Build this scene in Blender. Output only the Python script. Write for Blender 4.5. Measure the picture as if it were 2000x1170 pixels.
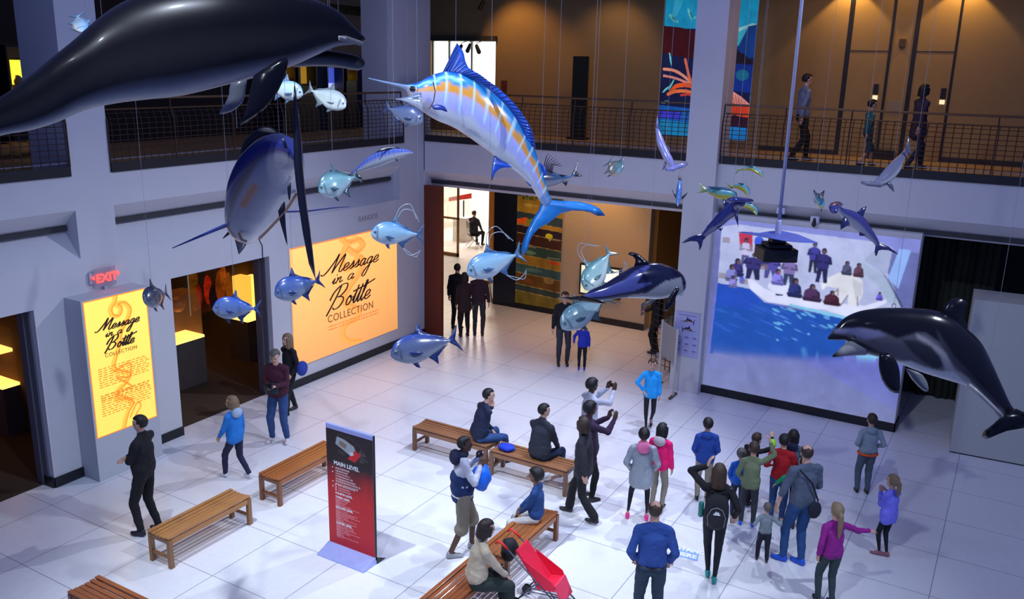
import bpy, bmesh, math, random
import numpy as np
from mathutils import Vector, Matrix
for o in list(bpy.data.objects): bpy.data.objects.remove(o)
SC = bpy.context.scene
COL = SC.collection
PI = math.pi
random.seed(7)

# ------------------------------------------------------------------ camera
F = 1700.0; CH = 6.7                    # focal length in pixels of a 2000 wide frame, eye height
_p, _r, _y = math.radians(15.0), math.radians(1.35), math.radians(30.2)
FW = np.array([math.cos(_y)*math.cos(_p), math.sin(_y)*math.cos(_p), -math.sin(_p)])
_R = np.array([math.sin(_y), -math.cos(_y), 0.0]); _U = np.cross(_R, FW)
RT = math.cos(_r)*_R + math.sin(_r)*_U
UP = -math.sin(_r)*_R + math.cos(_r)*_U
CAM = np.array([0, 0, CH])
cd = bpy.data.cameras.new('camera'); cam = bpy.data.objects.new('camera', cd); COL.objects.link(cam)
cd.sensor_width = 36; cd.lens = F/2000*36; cd.clip_end = 200
cam.matrix_world = Matrix(((RT[0], UP[0], -FW[0], 0), (RT[1], UP[1], -FW[1], 0), (RT[2], UP[2], -FW[2], CH), (0, 0, 0, 1)))
SC.camera = cam

def ray(x, y): return FW*F + RT*(x-1000) - UP*(y-585)
def at(x, y, D): return Vector(CAM + ray(x, y)*(D/F))
def onx(x, y, X): d = ray(x, y); return Vector(CAM + d*(X/d[0]))
def ony(x, y, Y): d = ray(x, y); return Vector(CAM + d*(Y/d[1]))
def onz(x, y, Z=0.0): d = ray(x, y); return Vector(CAM + d*((Z-CH)/d[2]))

# ------------------------------------------------------------------ world, exposure
SC.view_settings.view_transform = 'Standard'; SC.view_settings.look = 'None'
SC.view_settings.exposure = 0.0; SC.view_settings.gamma = 1.0; SC.view_settings.use_curve_mapping = False
w = bpy.data.worlds.new('world'); SC.world = w; w.use_nodes = True
w.node_tree.nodes['Background'].inputs[0].default_value = (0.22, 0.31, 0.92, 1)
w.node_tree.nodes['Background'].inputs[1].default_value = 0.36

# ------------------------------------------------------------------ lights of the atrium and the halls
def aim(o, tgt):
    d = Vector(tgt) - o.location; o.rotation_euler = d.to_track_quat('-Z', 'Y').to_euler()
def spot(loc, tgt, W, col, deg=60, blend=0.5, rad=0.12):
    l = bpy.data.lights.new('spot_light', 'SPOT'); l.energy = W; l.color = col; l.spot_size = math.radians(deg)
    l.spot_blend = blend; l.shadow_soft_size = rad
    o = bpy.data.objects.new('spot_light', l); COL.objects.link(o); o.location = loc; aim(o, tgt); return o
def area(loc, tgt, W, col, sx, sy):
    l = bpy.data.lights.new('area_light', 'AREA'); l.energy = W; l.color = col; l.shape = 'RECTANGLE'; l.size = sx; l.size_y = sy
    o = bpy.data.objects.new('area_light', l); COL.objects.link(o); o.location = loc; aim(o, tgt); return o
COOL = (0.62, 0.70, 1.0); WHITE = (0.73, 0.83, 1.0); WARM = (1.0, 0.55, 0.16)
# theatre spots hung high in the atrium, with fill spots added among them
spot((0.5, 3.6, 13.5), (10.8, 3.0, 0), 1900, WHITE, 66, .7, .10)
spot((8.6, -4.5, 12.5), (8.6, 6.2, 0), 3300, WHITE, 56, .8, .10)
spot((16.6, 4.6, 9.8), (9.5, 8.8, 0), 1900, (0.74, 0.80, 1.0), 78, .7, .08)
spot((4.0, 8.0, 14.0), (7.6, 6.0, 0), 6000, (.78, .88, 1.0), 44, .9, .15)
spot((12.5, 3.0, 14.0), (12.4, 7.4, 0), 3600, (.60, .70, 1.0), 44, .9, .2)  # wide fill lamp added to brighten the middle of the floor
spot((3.0, 3.0, 13.5), (16.5, 7.5, 2.5), 700, (.50, .58, 1.0), 60, .8, .2)
spot((8.0, 2.0, 13.0), (11, 12.6, 2.0), 620, (.45, .58, 1.0), 75, .8, .3)
spot((7.0, 8.0, 13.0), (17.3, 3.0, 2.6), 700, (.45, .52, 1.0), 75, .8, .3)
spot((0.5, 4.5, 9.5), (4.2, 3.8, 6.3), 170, WHITE, 24, .6, .08)  # small fill lamp added to brighten the sailfish
spot((1.5, 4.5, 8.6), (7.6, 4.7, 6.4), 420, WHITE, 30, .6, .10)      # on the striped marlin
spot((4.5, 4.0, 12.0), (8.3, 12.6, .9), 500, (.75, .95, 1.0), 22, .9, .1)
spot((1.0, -3.0, 11.0), (6.5, -2.0, 4.0), 300, WHITE, 40, .6, .05)
# upper hall downlights in front of the lift doors, warm
for yy in (3.78, 1.60): spot((20.52, yy, 8.72), (20.60, yy, 5), 90, (1, .58, .18), 92, .25, .03)
spot((20.45, 2.65, 9.0), (20.8, 2.65, 5), 18, (1, .6, .25), 90, .5, .05)
area((19.2, 3.0, 8.9), (19.9, 3.0, 5), 55, (1, .58, .22), 2.0, 9.0)
spot((19.5, 12.3, 8.9), (20.8, 11.8, 6.2), 130, (1, .50, .12), 90, .7, .1)
spot((19.5, 9.0, 8.9), (20.8, 9.5, 6.0), 60, (1, .6, .25), 90, .7, .1)
# entrance hall
area((19.6, 10.0, 4.2), (19.6, 10.0, 0), 42, (1, .60, .24), 1.5, 3.5)
spot((20.0, 9.3, 4.1), (20.9, 9.6, 1.2), 50, (1, .50, .16), 110, .7, .1)
spot((19.6, 8.4, 4.2), (19.4, 8.6, 0), 90, (1, .36, .04), 95, .8, .1)
area((22.5, 7.2, 4.3), (22.5, 7.2, 0), 90, (1, .42, .05), 1.5, 1.5)
area((23.2, 15.6, 4.3), (23.2, 15.6, 0), 150, (1, .78, .42), 2, 2)
area((28.5, 18.5, 4.2), (28.0, 18.0, 0), 900, (1, .86, .74), 4, 4)
# shop behind the left wall openings
area((11.9, 16.3, 4.2), (11.9, 16.3, 0), 32, (1, .42, .06), 2.5, 2)
area((6.2, 16.0, 4.2), (6.2, 16.0, 0), 16, (1, .40, .08), 2, 2)
# exhibits hall upstairs, behind the left railings
area((12, 16.0, 8.6), (12, 16, 5), 5, (1, .45, .25), 6, 1.5)

# ------------------------------------------------------------------ materials
def proj(p):
    d = np.array(p)-CAM; k = d@FW; return 1000+F*(d@RT)/k, 585-F*(d@UP)/k
def lin(c):
    return tuple(((v/255)/12.92 if v <= 10 else ((v/255+.055)/1.055)**2.4) for v in c)
_M = {}
def mat(name, col, rough=.6, metal=0.0, var=.12, scale=14.0, bump=.0, emit=0.0, coat=0.0, alpha=1.0, trans=0.0, attr=False, ecol=None, spec=.5):
    if name in _M: return _M[name]
    m = bpy.data.materials.new(name); m.use_nodes = True; _M[name] = m
    nt = m.node_tree; b = nt.nodes['Principled BSDF']
    b.inputs['Roughness'].default_value = rough; b.inputs['Metallic'].default_value = metal
    b.inputs['Coat Weight'].default_value = coat; b.inputs['Coat Roughness'].default_value = .08
    b.inputs['Specular IOR Level'].default_value = spec
    if alpha < 1: b.inputs['Alpha'].default_value = alpha
    if trans: b.inputs['Transmission Weight'].default_value = trans
    tc = nt.nodes.new('ShaderNodeTexCoord')
    n = nt.nodes.new('ShaderNodeTexNoise'); n.inputs['Scale'].default_value = scale; n.inputs['Detail'].default_value = 4
    nt.links.new(tc.outputs['Object'], n.inputs['Vector'])
    mr = nt.nodes.new('ShaderNodeMapRange'); mr.inputs[3].default_value = 1-var; mr.inputs[4].default_value = 1+var
    nt.links.new(n.outputs['Fac'], mr.inputs[0])
    hs = nt.nodes.new('ShaderNodeHueSaturation'); nt.links.new(mr.outputs[0], hs.inputs['Value'])
    if attr:
        a = nt.nodes.new('ShaderNodeVertexColor'); a.layer_name = 'Col'; src = a.outputs['Color']; nt.links.new(src, hs.inputs['Color'])
    else: hs.inputs['Color'].default_value = (*col, 1)
    nt.links.new(hs.outputs['Color'], b.inputs['Base Color'])
    if emit:
        if attr and ecol is None: nt.links.new(hs.outputs['Color'], b.inputs['Emission Color'])
        else: b.inputs['Emission Color'].default_value = (*(ecol or col), 1)
        b.inputs['Emission Strength'].default_value = emit
    if bump:
        bp = nt.nodes.new('ShaderNodeBump'); bp.inputs['Strength'].default_value = bump; bp.inputs['Distance'].default_value = .02
        nt.links.new(n.outputs['Fac'], bp.inputs['Height']); nt.links.new(bp.outputs[0], b.inputs['Normal'])
    return m

# ------------------------------------------------------------------ mesh builder
class MB:
    def __init__(s): s.v = []; s.f = []; s.c = []; s.m = []
    def add(s, vs, fs, col=None, mi=0):
        o = len(s.v); s.v += [tuple(v) for v in vs]; s.f += [tuple(i+o for i in f) for f in fs]; s.m += [mi]*len(fs)
        if col is None: col = (1, 1, 1)
        s.c += (list(col) if isinstance(col, list) else [col]*len(vs)); return s
    def box(s, a, b, mi=0, M=None):
        x0, y0, z0 = a; x1, y1, z1 = b
        vs = [Vector(p) for p in ((x0,y0,z0),(x1,y0,z0),(x1,y1,z0),(x0,y1,z0),(x0,y0,z1),(x1,y0,z1),(x1,y1,z1),(x0,y1,z1))]
        if M is not None: vs = [M @ v for v in vs]
        s.add(vs, [(0,3,2,1),(4,5,6,7),(0,1,5,4),(1,2,6,5),(2,3,7,6),(3,0,4,7)], mi=mi); return s
    def prism(s, poly, d, mi=0):
        """closed polygon (3d points) extruded by vector d"""
        n = len(poly); P = [Vector(p) for p in poly]; d = Vector(d)
        s.add(P+[p+d for p in P], [tuple(range(n-1,-1,-1)), tuple(range(n,2*n))]+[(i,(i+1)%n,n+(i+1)%n,n+i) for i in range(n)], mi=mi); return s
    def tube(s, pts, r, n=8, mi=0, flat=1.0, closed=False):
        P = [Vector(p) for p in pts]; k = len(P)
        rr = r if isinstance(r, (list, tuple)) else [r]*k
        vs = []; up = None
        for i, p in enumerate(P):
            t = (P[min(i+1, k-1)]-P[max(i-1, 0)])
            if t.length < 1e-9: t = Vector((0,0,1))
            t.normalize()
            if up is None:
                up = Vector((0,0,1)) if abs(t.z) < .9 else Vector((1,0,0))
            a = up - t*up.dot(t)
            if a.length < 1e-4: a = t.orthogonal()
            a.normalize(); b = t.cross(a); up = a
            for j in range(n):
                th = 2*PI*j/n; vs.append(p + a*math.cos(th)*rr[i]*flat + b*math.sin(th)*rr[i])
        fs = [(i*n+j, i*n+(j+1)%n, (i+1)*n+(j+1)%n, (i+1)*n+j) for i in range(k-1) for j in range(n)]
        fs += [tuple(range(n-1,-1,-1)), tuple((k-1)*n+j for j in range(n))]
        s.add(vs, fs, mi=mi); return s
    def cap(s, p1, r1, p2, r2, n=12, mi=0):
        """tapered capsule, closed"""
        a = Vector(p1); b = Vector(p2); t = b-a; L = t.length
        if L < 1e-6: return s.ell(a, (r1, r1, r1), n=n, mi=mi)
        t.normalize(); u = t.orthogonal().normalized(); w_ = t.cross(u)
        rings = []
        for q in (-80, -55, -28, 0): rings.append((a + t*r1*math.sin(math.radians(q)), r1*math.cos(math.radians(q))))
        for q in (0, 28, 55, 80): rings.append((b + t*r2*math.sin(math.radians(q)), r2*math.cos(math.radians(q))))
        vs = [c+u*math.cos(2*PI*j/n)*r+w_*math.sin(2*PI*j/n)*r for c, r in rings for j in range(n)]
        k = len(rings)
        fs = [(i*n+j, i*n+(j+1)%n, (i+1)*n+(j+1)%n, (i+1)*n+j) for i in range(k-1) for j in range(n)]
        fs += [tuple(range(n-1,-1,-1)), tuple((k-1)*n+j for j in range(n))]
        s.add(vs, fs, mi=mi); return s
    def ell(s, c, r, n=14, rot=None, mi=0, fn=None):
        m = max(6, n//2+1); vs = []; fs = []
        for i in range(1, m):
            ph = PI*i/m
            for j in range(n):
                th = 2*PI*j/n; vs.append(Vector((r[0]*math.sin(ph)*math.cos(th), r[1]*math.sin(ph)*math.sin(th), r[2]*math.cos(ph))))
        vs += [Vector((0,0,r[2])), Vector((0,0,-r[2]))]; T = len(vs)-2
        for i in range(m-2):
            for j in range(n): fs.append((i*n+j, (i+1)*n+j, (i+1)*n+(j+1)%n, i*n+(j+1)%n))
        for j in range(n): fs.append((T, j, (j+1)%n)); fs.append((T+1, (m-2)*n+(j+1)%n, (m-2)*n+j))
        if fn: vs = [fn(v) for v in vs]
        if rot is not None: vs = [rot @ v for v in vs]
        s.add([v+Vector(c) for v in vs], fs, mi=mi); return s
    def xf(s, M):
        s.v = [tuple(M @ Vector(v)) for v in s.v]; return s
    def build(s, name, m, parent=None, org=None, smooth=False, remesh=0, smooth_it=0, bevel=0, sub=0):
        me = bpy.data.meshes.new(name)
        v = s.v if org is None else [tuple(Vector(p)-Vector(org)) for p in s.v]
        me.from_pydata(v, [], s.f); me.update()
        ms = m if isinstance(m, (list, tuple)) else [m]
        for q in ms: me.materials.append(q)
        if len(ms) > 1: me.polygons.foreach_set('material_index', s.m)
        if any(c != (1, 1, 1) for c in s.c):
            ca = me.color_attributes.new('Col', 'FLOAT_COLOR', 'POINT')
            ca.data.foreach_set('color', [x for c in s.c for x in (*c[:3], 1.0)])
        if smooth or remesh: me.polygons.foreach_set('use_smooth', [True]*len(me.polygons))
        o = bpy.data.objects.new(name, me); COL.objects.link(o)
        if remesh:
            q = o.modifiers.new('r', 'REMESH'); q.mode = 'VOXEL'; q.voxel_size = remesh; q.use_smooth_shade = True
            if smooth_it: q = o.modifiers.new('s', 'SMOOTH'); q.iterations = smooth_it; q.factor = .5
        if bevel:
            q = o.modifiers.new('b', 'BEVEL'); q.width = bevel; q.segments = 2; q.limit_method = 'ANGLE'
        if sub: q = o.modifiers.new('u', 'SUBSURF'); q.levels = sub; q.render_levels = sub
        if parent is not None: o.parent = parent
        return o
def tag(o, label=None, cat=None, group=None, kind=None):
    if label: o['label'] = label
    if cat: o['category'] = cat
    if group: o['group'] = group
    if kind: o['kind'] = kind
    return o
def thing(name, label, cat, loc=(0,0,0), rz=0.0, group=None):
    o = bpy.data.objects.new(name, None); COL.objects.link(o); o.location = loc; o.rotation_euler = (0, 0, rz)
    o.empty_display_size = .1
    return tag(o, label, cat, group)
def struct(name, mb, m, **k): return tag(mb.build(name, m, **k), kind='structure')
def copy_tree(o, parent=None):
    c = o.copy(); COL.objects.link(c)
    if parent is not None: c.parent = parent
    for ch in list(o.children): copy_tree(ch, c)
    return c
def text(body, size, M, m, parent=None, name='lettering', align='LEFT', ext=.002, shear=0.0, sp=1.0, bold=0.0):
    cu = bpy.data.curves.new(name, 'FONT'); cu.body = body; cu.size = size; cu.extrude = ext; cu.align_x = align; cu.shear = shear
    cu.space_character = sp; cu.offset = bold
    t = bpy.data.objects.new(name, cu); COL.objects.link(t)
    dg = bpy.context.evaluated_depsgraph_get(); me = bpy.data.meshes.new_from_object(t.evaluated_get(dg))
    bpy.data.objects.remove(t); me.materials.clear(); me.materials.append(m)
    me.transform(M)
    if parent is not None: me.transform(Matrix.Translation(-Vector(parent.location)))
    o = bpy.data.objects.new(name, me); COL.objects.link(o)
    if parent is not None: o.parent = parent
    return o
def frame(o, x, z):
    """matrix placing text drawn in xy so that its x runs along x and its y along z from origin o"""
    x = Vector(x).normalized(); z = Vector(z).normalized(); n = x.cross(z)
    return Matrix(((x.x, z.x, n.x, o[0]), (x.y, z.y, n.y, o[1]), (x.z, z.z, n.z, o[2]), (0,0,0,1)))
def cr(pts, k=6):
    """Catmull-Rom through points (any dimension)"""
    P = [np.array(p, float) for p in pts]; P = [2*P[0]-P[1]]+P+[2*P[-1]-P[-2]]; out = []
    for i in range(1, len(P)-2):
        a, b, c, d = P[i-1:i+3]
        for j in range(k):
            t = j/k; out.append(.5*((2*b)+(-a+c)*t+(2*a-5*b+4*c-d)*t*t+(-a+3*b-3*c+d)*t**3))
    out.append(P[-2]); return out

# painter for printed or projected pictures: a colour array over a unit square, later carried by a fine grid
class Pic:
    def __init__(s, w_, h_, bg):
        s.w = w_; s.h = h_; s.a = np.zeros((h_, w_, 3)); s.a[:] = lin(bg)
        s.X, s.Y = np.meshgrid((np.arange(w_)+.5)/w_, (np.arange(h_)+.5)/h_)
    def put(s, m, c, al=1.0): s.a[m] = s.a[m]*(1-al)+np.array(lin(c))*al
    def poly(s, P, c, al=1.0):
        m = np.zeros(s.X.shape, bool); n = len(P)
        for i in range(n):
            x1, y1 = P[i]; x2, y2 = P[(i+1) % n]
            if y1 == y2: continue
            k = ((y1 > s.Y) != (y2 > s.Y)) & (s.X < (x2-x1)*(s.Y-y1)/(y2-y1)+x1); m ^= k
        s.put(m, c, al)
    def ell(s, x, y, rx, ry, c, al=1.0, rot=0.0):
        dx, dy = s.X-x, s.Y-y; u = dx*math.cos(rot)+dy*math.sin(rot); v = -dx*math.sin(rot)+dy*math.cos(rot)
        s.put((u/rx)**2+(v/ry)**2 < 1, c, al)
    def rect(s, x0, y0, x1, y1, c, al=1.0): s.put((s.X >= x0) & (s.X < x1) & (s.Y >= y0) & (s.Y < y1), c, al)
    def line(s, P, wd, c, al=1.0, asp=1.0):
        m = np.zeros(s.X.shape, bool)
        for (x1, y1), (x2, y2) in zip(P[:-1], P[1:]):
            dx, dy = x2-x1, (y2-y1)*asp; L = dx*dx+dy*dy+1e-12
            t = np.clip(((s.X-x1)*dx+(s.Y-y1)*asp*dy)/L, 0, 1)
            m |= np.hypot(s.X-x1-t*dx, (s.Y-y1)*asp-t*dy) < wd
        s.put(m, c, al)
    def noise(s, amp, sc=8, seed=1):
        rg = np.random.RandomState(seed); g = np.zeros(s.X.shape)
        for o in range(3):
            n = sc*2**o; q = rg.rand(n+2, n+2); x = s.X*n; y = s.Y*n; i = x.astype(int); j = y.astype(int); fx = x-i; fy = y-j
            g += (q[j, i]*(1-fx)*(1-fy)+q[j, i+1]*fx*(1-fy)+q[j+1, i]*(1-fx)*fy+q[j+1, i+1]*fx*fy-.5)/2**o
        return g*amp
    def build(s, name, tl, tr, bl, m, parent=None, thick=.012, nrm=None):
        tl, tr, bl = Vector(tl), Vector(tr), Vector(bl); W, H = s.w, s.h
        me = bpy.data.meshes.new(name); ex = tr-tl; ey = bl-tl
        gx, gy = np.meshgrid(np.linspace(0, 1, W+1), np.linspace(0, 1, H+1))
        V = np.array(tl)+gx[..., None]*np.array(ex)+gy[..., None]*np.array(ey); V = V.reshape(-1, 3)
        n = nrm if nrm is not None else (ex.cross(ey)).normalized()*-1
        n = Vector(n)
        idx = np.arange((W+1)*(H+1)).reshape(H+1, W+1)
        fs = np.stack([idx[:-1, :-1], idx[1:, :-1], idx[1:, 1:], idx[:-1, 1:]], -1).reshape(-1, 4)
        nb = len(V); c4 = [tl, tr, tr+ey, bl]; back = [np.array(c-n*thick) for c in c4]; fr = [np.array(c) for c in c4]
        V = np.vstack([V, fr, back])
        if parent is not None: V = V-np.array(parent.location)
        b0 = nb; b1 = nb+4
        ext = [(b1, b1+1, b1+2, b1+3)]+[(b0+i, b0+(i+1) % 4, b1+(i+1) % 4, b1+i) for i in range(4)]
        me.from_pydata(V.tolist(), [], fs.tolist()+ext); me.update(); me.materials.append(m)
        ca = me.color_attributes.new('Col', 'FLOAT_COLOR', 'CORNER')
        fc = s.a.reshape(-1, 3); ones = np.ones((len(fc), 1)); q = np.repeat(np.hstack([fc, ones]), 4, axis=0)
        q = np.vstack([q, np.tile([.3, .3, .3, 1.0], (4*5, 1))]); ca.data.foreach_set('color', q.ravel())
        o = bpy.data.objects.new(name, me); COL.objects.link(o)
        if parent is not None: o.parent = parent
        return o
# ================================================================== the building
YL, XR = 12.64, 17.30                   # plane of the left wall (y) and of the right wall (x)
m_wall = mat('wall_paint', (.60, .60, .63), .75, var=.03, scale=3)
m_wall_d = mat('wall_paint_back', (.42, .42, .42), .8, var=.04)
m_soffit = mat('soffit_paint', (.44, .43, .38), .8, var=.03)
m_groove = mat('groove_dark', (.04, .04, .045), .8)
m_base = mat('baseboard_black', (.006, .007, .012), .45)
m_brown = mat('brown_jamb', (.16, .025, .006), .5, var=.2)
m_jamb = mat('grey_metal_jamb', (.12, .12, .15), .5)
m_tan = mat('tan_plaster', (.36, .24, .10), .85, var=.06, scale=5)
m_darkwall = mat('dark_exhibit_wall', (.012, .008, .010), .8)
m_black = mat('black_metal', (.010, .009, .012), .45)
m_carpet = mat('brown_carpet', (.055, .035, .02), .95, var=.35, scale=60)
m_upfloor = mat('upper_floor', (.30, .20, .10), .6, var=.15)
m_beige = mat('beige_plaster', (.50, .40, .27), .85, var=.05)
m_orange = mat('ochre_plaster', (.50, .26, .05), .85, var=.1)

# terrazzo floor with joints every 1.19 m along both walls
mf = mat('terrazzo', (.74, .74, .76), .30, var=.05, scale=9); nt = mf.node_tree; bs = nt.nodes['Principled BSDF']
hsv = [n for n in nt.nodes if n.type == 'HUE_SAT'][0]
g = nt.nodes.new('ShaderNodeNewGeometry'); sx = nt.nodes.new('ShaderNodeSeparateXYZ'); nt.links.new(g.outputs['Position'], sx.inputs[0])
def mth(op, a, b=None, c=None):
    n = nt.nodes.new('ShaderNodeMath'); n.operation = op
    for i, q in enumerate((a, b, c)):
        if q is None: continue
        if isinstance(q, (int, float)): n.inputs[i].default_value = q
        else: nt.links.new(q, n.inputs[i])
    return n.outputs[0]
def joint(s, off):
    t = mth('FRACT', mth('DIVIDE', mth('ADD', s, 119-off), 1.19)); t = mth('ABSOLUTE', mth('SUBTRACT', t, .5)); return mth('GREATER_THAN', t, .4955)
jt = mth('MAXIMUM', joint(sx.outputs['X'], 5.74), joint(sx.outputs['Y'], 8.585))
sp = nt.nodes.new('ShaderNodeTexVoronoi'); sp.inputs['Scale'].default_value = 70; nt.links.new(g.outputs['Position'], sp.inputs['Vector'])
sm = nt.nodes.new('ShaderNodeMapRange'); sm.inputs[1].default_value = 0; sm.inputs[2].default_value = .5; sm.inputs[3].default_value = .90; sm.inputs[4].default_value = 1.04
nt.links.new(sp.outputs['Distance'], sm.inputs[0])
mx = nt.nodes.new('ShaderNodeMix'); mx.data_type = 'RGBA'; mx.blend_type = 'MULTIPLY'; mx.inputs[0].default_value = 1
nt.links.new(hsv.outputs[0], mx.inputs[6]); nt.links.new(sm.outputs[0], mx.inputs[7])
mj = nt.nodes.new('ShaderNodeMix'); mj.data_type = 'RGBA'; nt.links.new(jt, mj.inputs[0]); nt.links.new(mx.outputs[2], mj.inputs[6]); mj.inputs[7].default_value = (.27, .26, .33, 1)
nt.links.new(mj.outputs[2], bs.inputs['Base Color'])

b = MB(); b.box((-4, -9, -.2), (32, 12.9, 0)); b.box((17.3, 12.9, -.2), (32, 21, 0)); struct('floor', b, mf)
b = MB().box((-4, 12.9, -.2), (17.3, 19, 0)); struct('floor', b, m_carpet)
# upper floor slabs
b = MB(); b.box((-4, 13.3, 4.35), (21, 20, 4.93)); b.box((17.75, -9, 4.35), (21.2, 13.3, 4.93)); struct('floor', b, m_upfloor)
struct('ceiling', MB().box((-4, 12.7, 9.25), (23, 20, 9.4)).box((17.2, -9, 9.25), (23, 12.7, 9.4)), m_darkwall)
struct('ceiling', MB().box((17.75, -9, 4.25), (32, 21, 4.34)), m_tan)

# left wall, ground floor: piers and lintels around two openings
b = MB()
def LB(x0, x1, z0, z1, y0=YL, y1=YL+.34): b.box((x0, y0, z0), (x1, y1, z1))
LB(-4, 4.9, 0, 2.96); LB(7.30, 9.79, 0, 2.96); LB(12.12, 17.3, 0, 2.96); LB(-4, 17.3, 2.96, 3.60)
def notch(x0, x1):                      # shadow gap between the beam and the sloped ledge
    b.prism([(x0, YL, 3.60), (x0, YL+.34, 4.02), (x0, YL+.34, 4.08), (x0, YL, 4.38), (x0, YL, 4.91), (x0, YL+.9, 4.91), (x0, YL+.9, 3.60)], (x1-x0, 0, 0))
notch(-4, 8.15); notch(8.82, 16.35)
b.box((16.35, YL, 3.60), (17.3, YL+.9, 4.91)); b.box((8.15, YL, 3.60), (8.82, YL+.9, 4.91))
struct('wall_left', b, m_wall)
struct('trim_1', MB().box((-4, YL+.26, 4.03), (8.15, YL+.335, 4.10)).box((8.82, YL+.26, 4.03), (16.35, YL+.335, 4.10)), m_groove)
b = MB()
for x0, x1 in ((7.30, 8.30), (9.26, 9.80), (12.10, 17.28)): b.box((x0, YL-.022, 0), (x1, YL, .17))
b.box((7.27, YL, 0), (7.30, YL+.30, .17)); struct('baseboard_left', b, m_base)
# upper pillars and the corner column
struct('wall_left', MB().box((8.15, YL, 4.91), (8.82, YL+1.0, 9.25)), m_wall)
struct('wall_corner', MB().box((16.50, YL-.01, 4.91), (17.28, YL+.2, 6.2)).box((16.25, YL+.2, 4.91), (17.85, YL+1.0, 9.25)), m_wall)
# dark metal linings of the shop openings
for k, (x0, x1) in enumerate(((4.9, 7.30), (9.79, 12.12))):
    b = MB().box((x1-.025, YL+.12, 0), (x1+.06, YL+.44, 2.96)).box((x1-.05, YL+.24, 0), (x1, YL+.30, 2.96)).box((x0-.06, YL+.12, 0), (x0+.025, YL+.44, 2.96)).box((x0, YL+.12, 2.92), (x1, YL+.44, 3.02))
    struct('door_%d' % (k+1), b, m_jamb)
# shop interior
struct('wall_shop_back', MB().box((-4, 18.4, 0), (17.3, 18.6, 4.35)).box((8.35, 13.5, 0), (8.45, 18.4, 4.35)), mat('shop_wall', (.09, .045, .015), .9, var=.3))
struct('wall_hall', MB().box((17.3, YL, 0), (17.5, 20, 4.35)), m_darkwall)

# right wall
b = MB()
b.prism([(17.70, -9, 3.82), (17.62, -9, 3.88), (17.62, -9, 3.95), (XR, -9, 4.20), (XR, -9, 4.91), (18.2, -9, 4.91), (18.2, -9, 3.82)], (0, 5.34+9, 0))
b.prism([(17.62, 5.96, 3.80), (17.60, 5.96, 3.88), (17.62, 5.96, 3.95), (XR, 5.96, 4.20), (XR, 5.96, 4.91), (18.2, 5.96, 4.91), (18.2, 5.96, 3.80)], (0, 12.64-5.96, 0))
b.box((17.14, 5.33, 0), (17.85, 5.97, 9.25)); b.box((17.3, 12.62, 3.78), (18.2, 12.80, 4.93))
struct('wall_right', b, m_wall)
struct('trim_2', MB().box((17.56, -9, 3.87), (17.615, 5.33, 3.95)).box((17.56, 5.97, 3.87), (17.60, 12.6, 3.95)), m_groove)
struct('wall_right_screen', MB().box((17.36, 1.45, 0), (17.80, 5.33, 3.90)), m_wall)
struct('baseboard_right', MB().box((17.335, 1.43, 0), (17.36, 5.33, .17)).box((17.335, 1.425, 0), (17.82, 1.45, .17)), m_base)
struct('wall_corner_jamb', MB().box((XR, 12.13, 0), (XR+.12, YL, 3.84)), m_brown)
# dark passage right of the screen wall and what closes it
struct('wall_passage', MB().box((22.5, -9, 0), (22.7, 5.0, 4.3)).box((17.82, 5.0, 0), (22.5, 5.2, 4.3)), mat('passage_dark', (.03, .035, .03), .9))
c_ = MB()
for i in range(14): c_.tube([(19.9+.05*math.sin(i*2.1), 1.95-i*.13, .05), (19.9+.05*math.sin(i*2.1), 1.95-i*.13, 4.2)], .075, 8)
tag(c_.build('curtain', mat('passage_curtain', (.045, .05, .035), .95), smooth=True), 'dark curtain hanging in the passage behind the right dolphin', 'curtain')
# pale booth wall on the right edge
bo = thing('display_booth', 'pale grey freestanding booth wall at the right edge behind the dolphin tail', 'booth', (16.95, .43, 0))
pts = [onz(1854, 882.8), onz(2030, 916)]
d_ = (pts[1]-pts[0]).normalized(); n_ = Vector((-d_.y, d_.x, 0)); n_ = n_ if n_.x > 0 else -n_
A_ = pts[0]; hB = 2.92
B_ = A_+d_*2.2; Z = Vector((0, 0, 1))
def loc(p): return Vector(p)-bo.location
b = MB().prism([loc(A_), loc(B_), loc(B_+n_*.9), loc(A_+n_*.9)], (0, 0, hB)); b.build('panel', mat('booth_paint', (.50, .52, .47), .7, var=.03), bo)
b = MB().prism([loc(A_-n_*.004+d_*0+Z*.0), loc(B_-n_*.004), loc(B_), loc(A_)], (0, 0, .02)); b.build('base_strip', m_black, bo)

# upper back wall of the right gallery, with lift doors
b = MB(); XB = 20.8
b.box((XB, -9, 4.93), (XB+.25, 5.79, 9.25)); b.box((XB, 8.04, 4.93), (XB+.25, 12.80, 9.25)); b.box((XB, 14.95, 4.93), (XB+.25, 20, 9.25))
b.box((XB, 12.80, 4.93), (XB+.25, 14.95, 6.15)); b.box((XB, 12.80, 7.36), (XB+.25, 14.95, 9.25)); b.box((XB, 5.79, 4.93), (XB+.25, 8.04, 5.12))
struct('wall_back', b, m_tan)
for i, (y, wd) in enumerate(((3.75, .10), (2.89, .06), (2.41, .09), (1.62, .05))):
    struct('trim_%d' % (i+3), MB().box((XB-.012, y-wd/2, 4.93), (XB, y+wd/2, 9.25)), m_black)
struct('trim_7', MB().box((XB-.008, 2.92, 7.185), (XB, 3.70, 7.205)).box((XB-.008, 1.645, 7.185), (XB, 2.37, 7.205)).box((XB-.02, -9, 4.93), (XB, 1.6, 5.03)).box((XB-.02, 3.8, 4.93), (XB, 5.5, 5.03)), m_groove)
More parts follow.
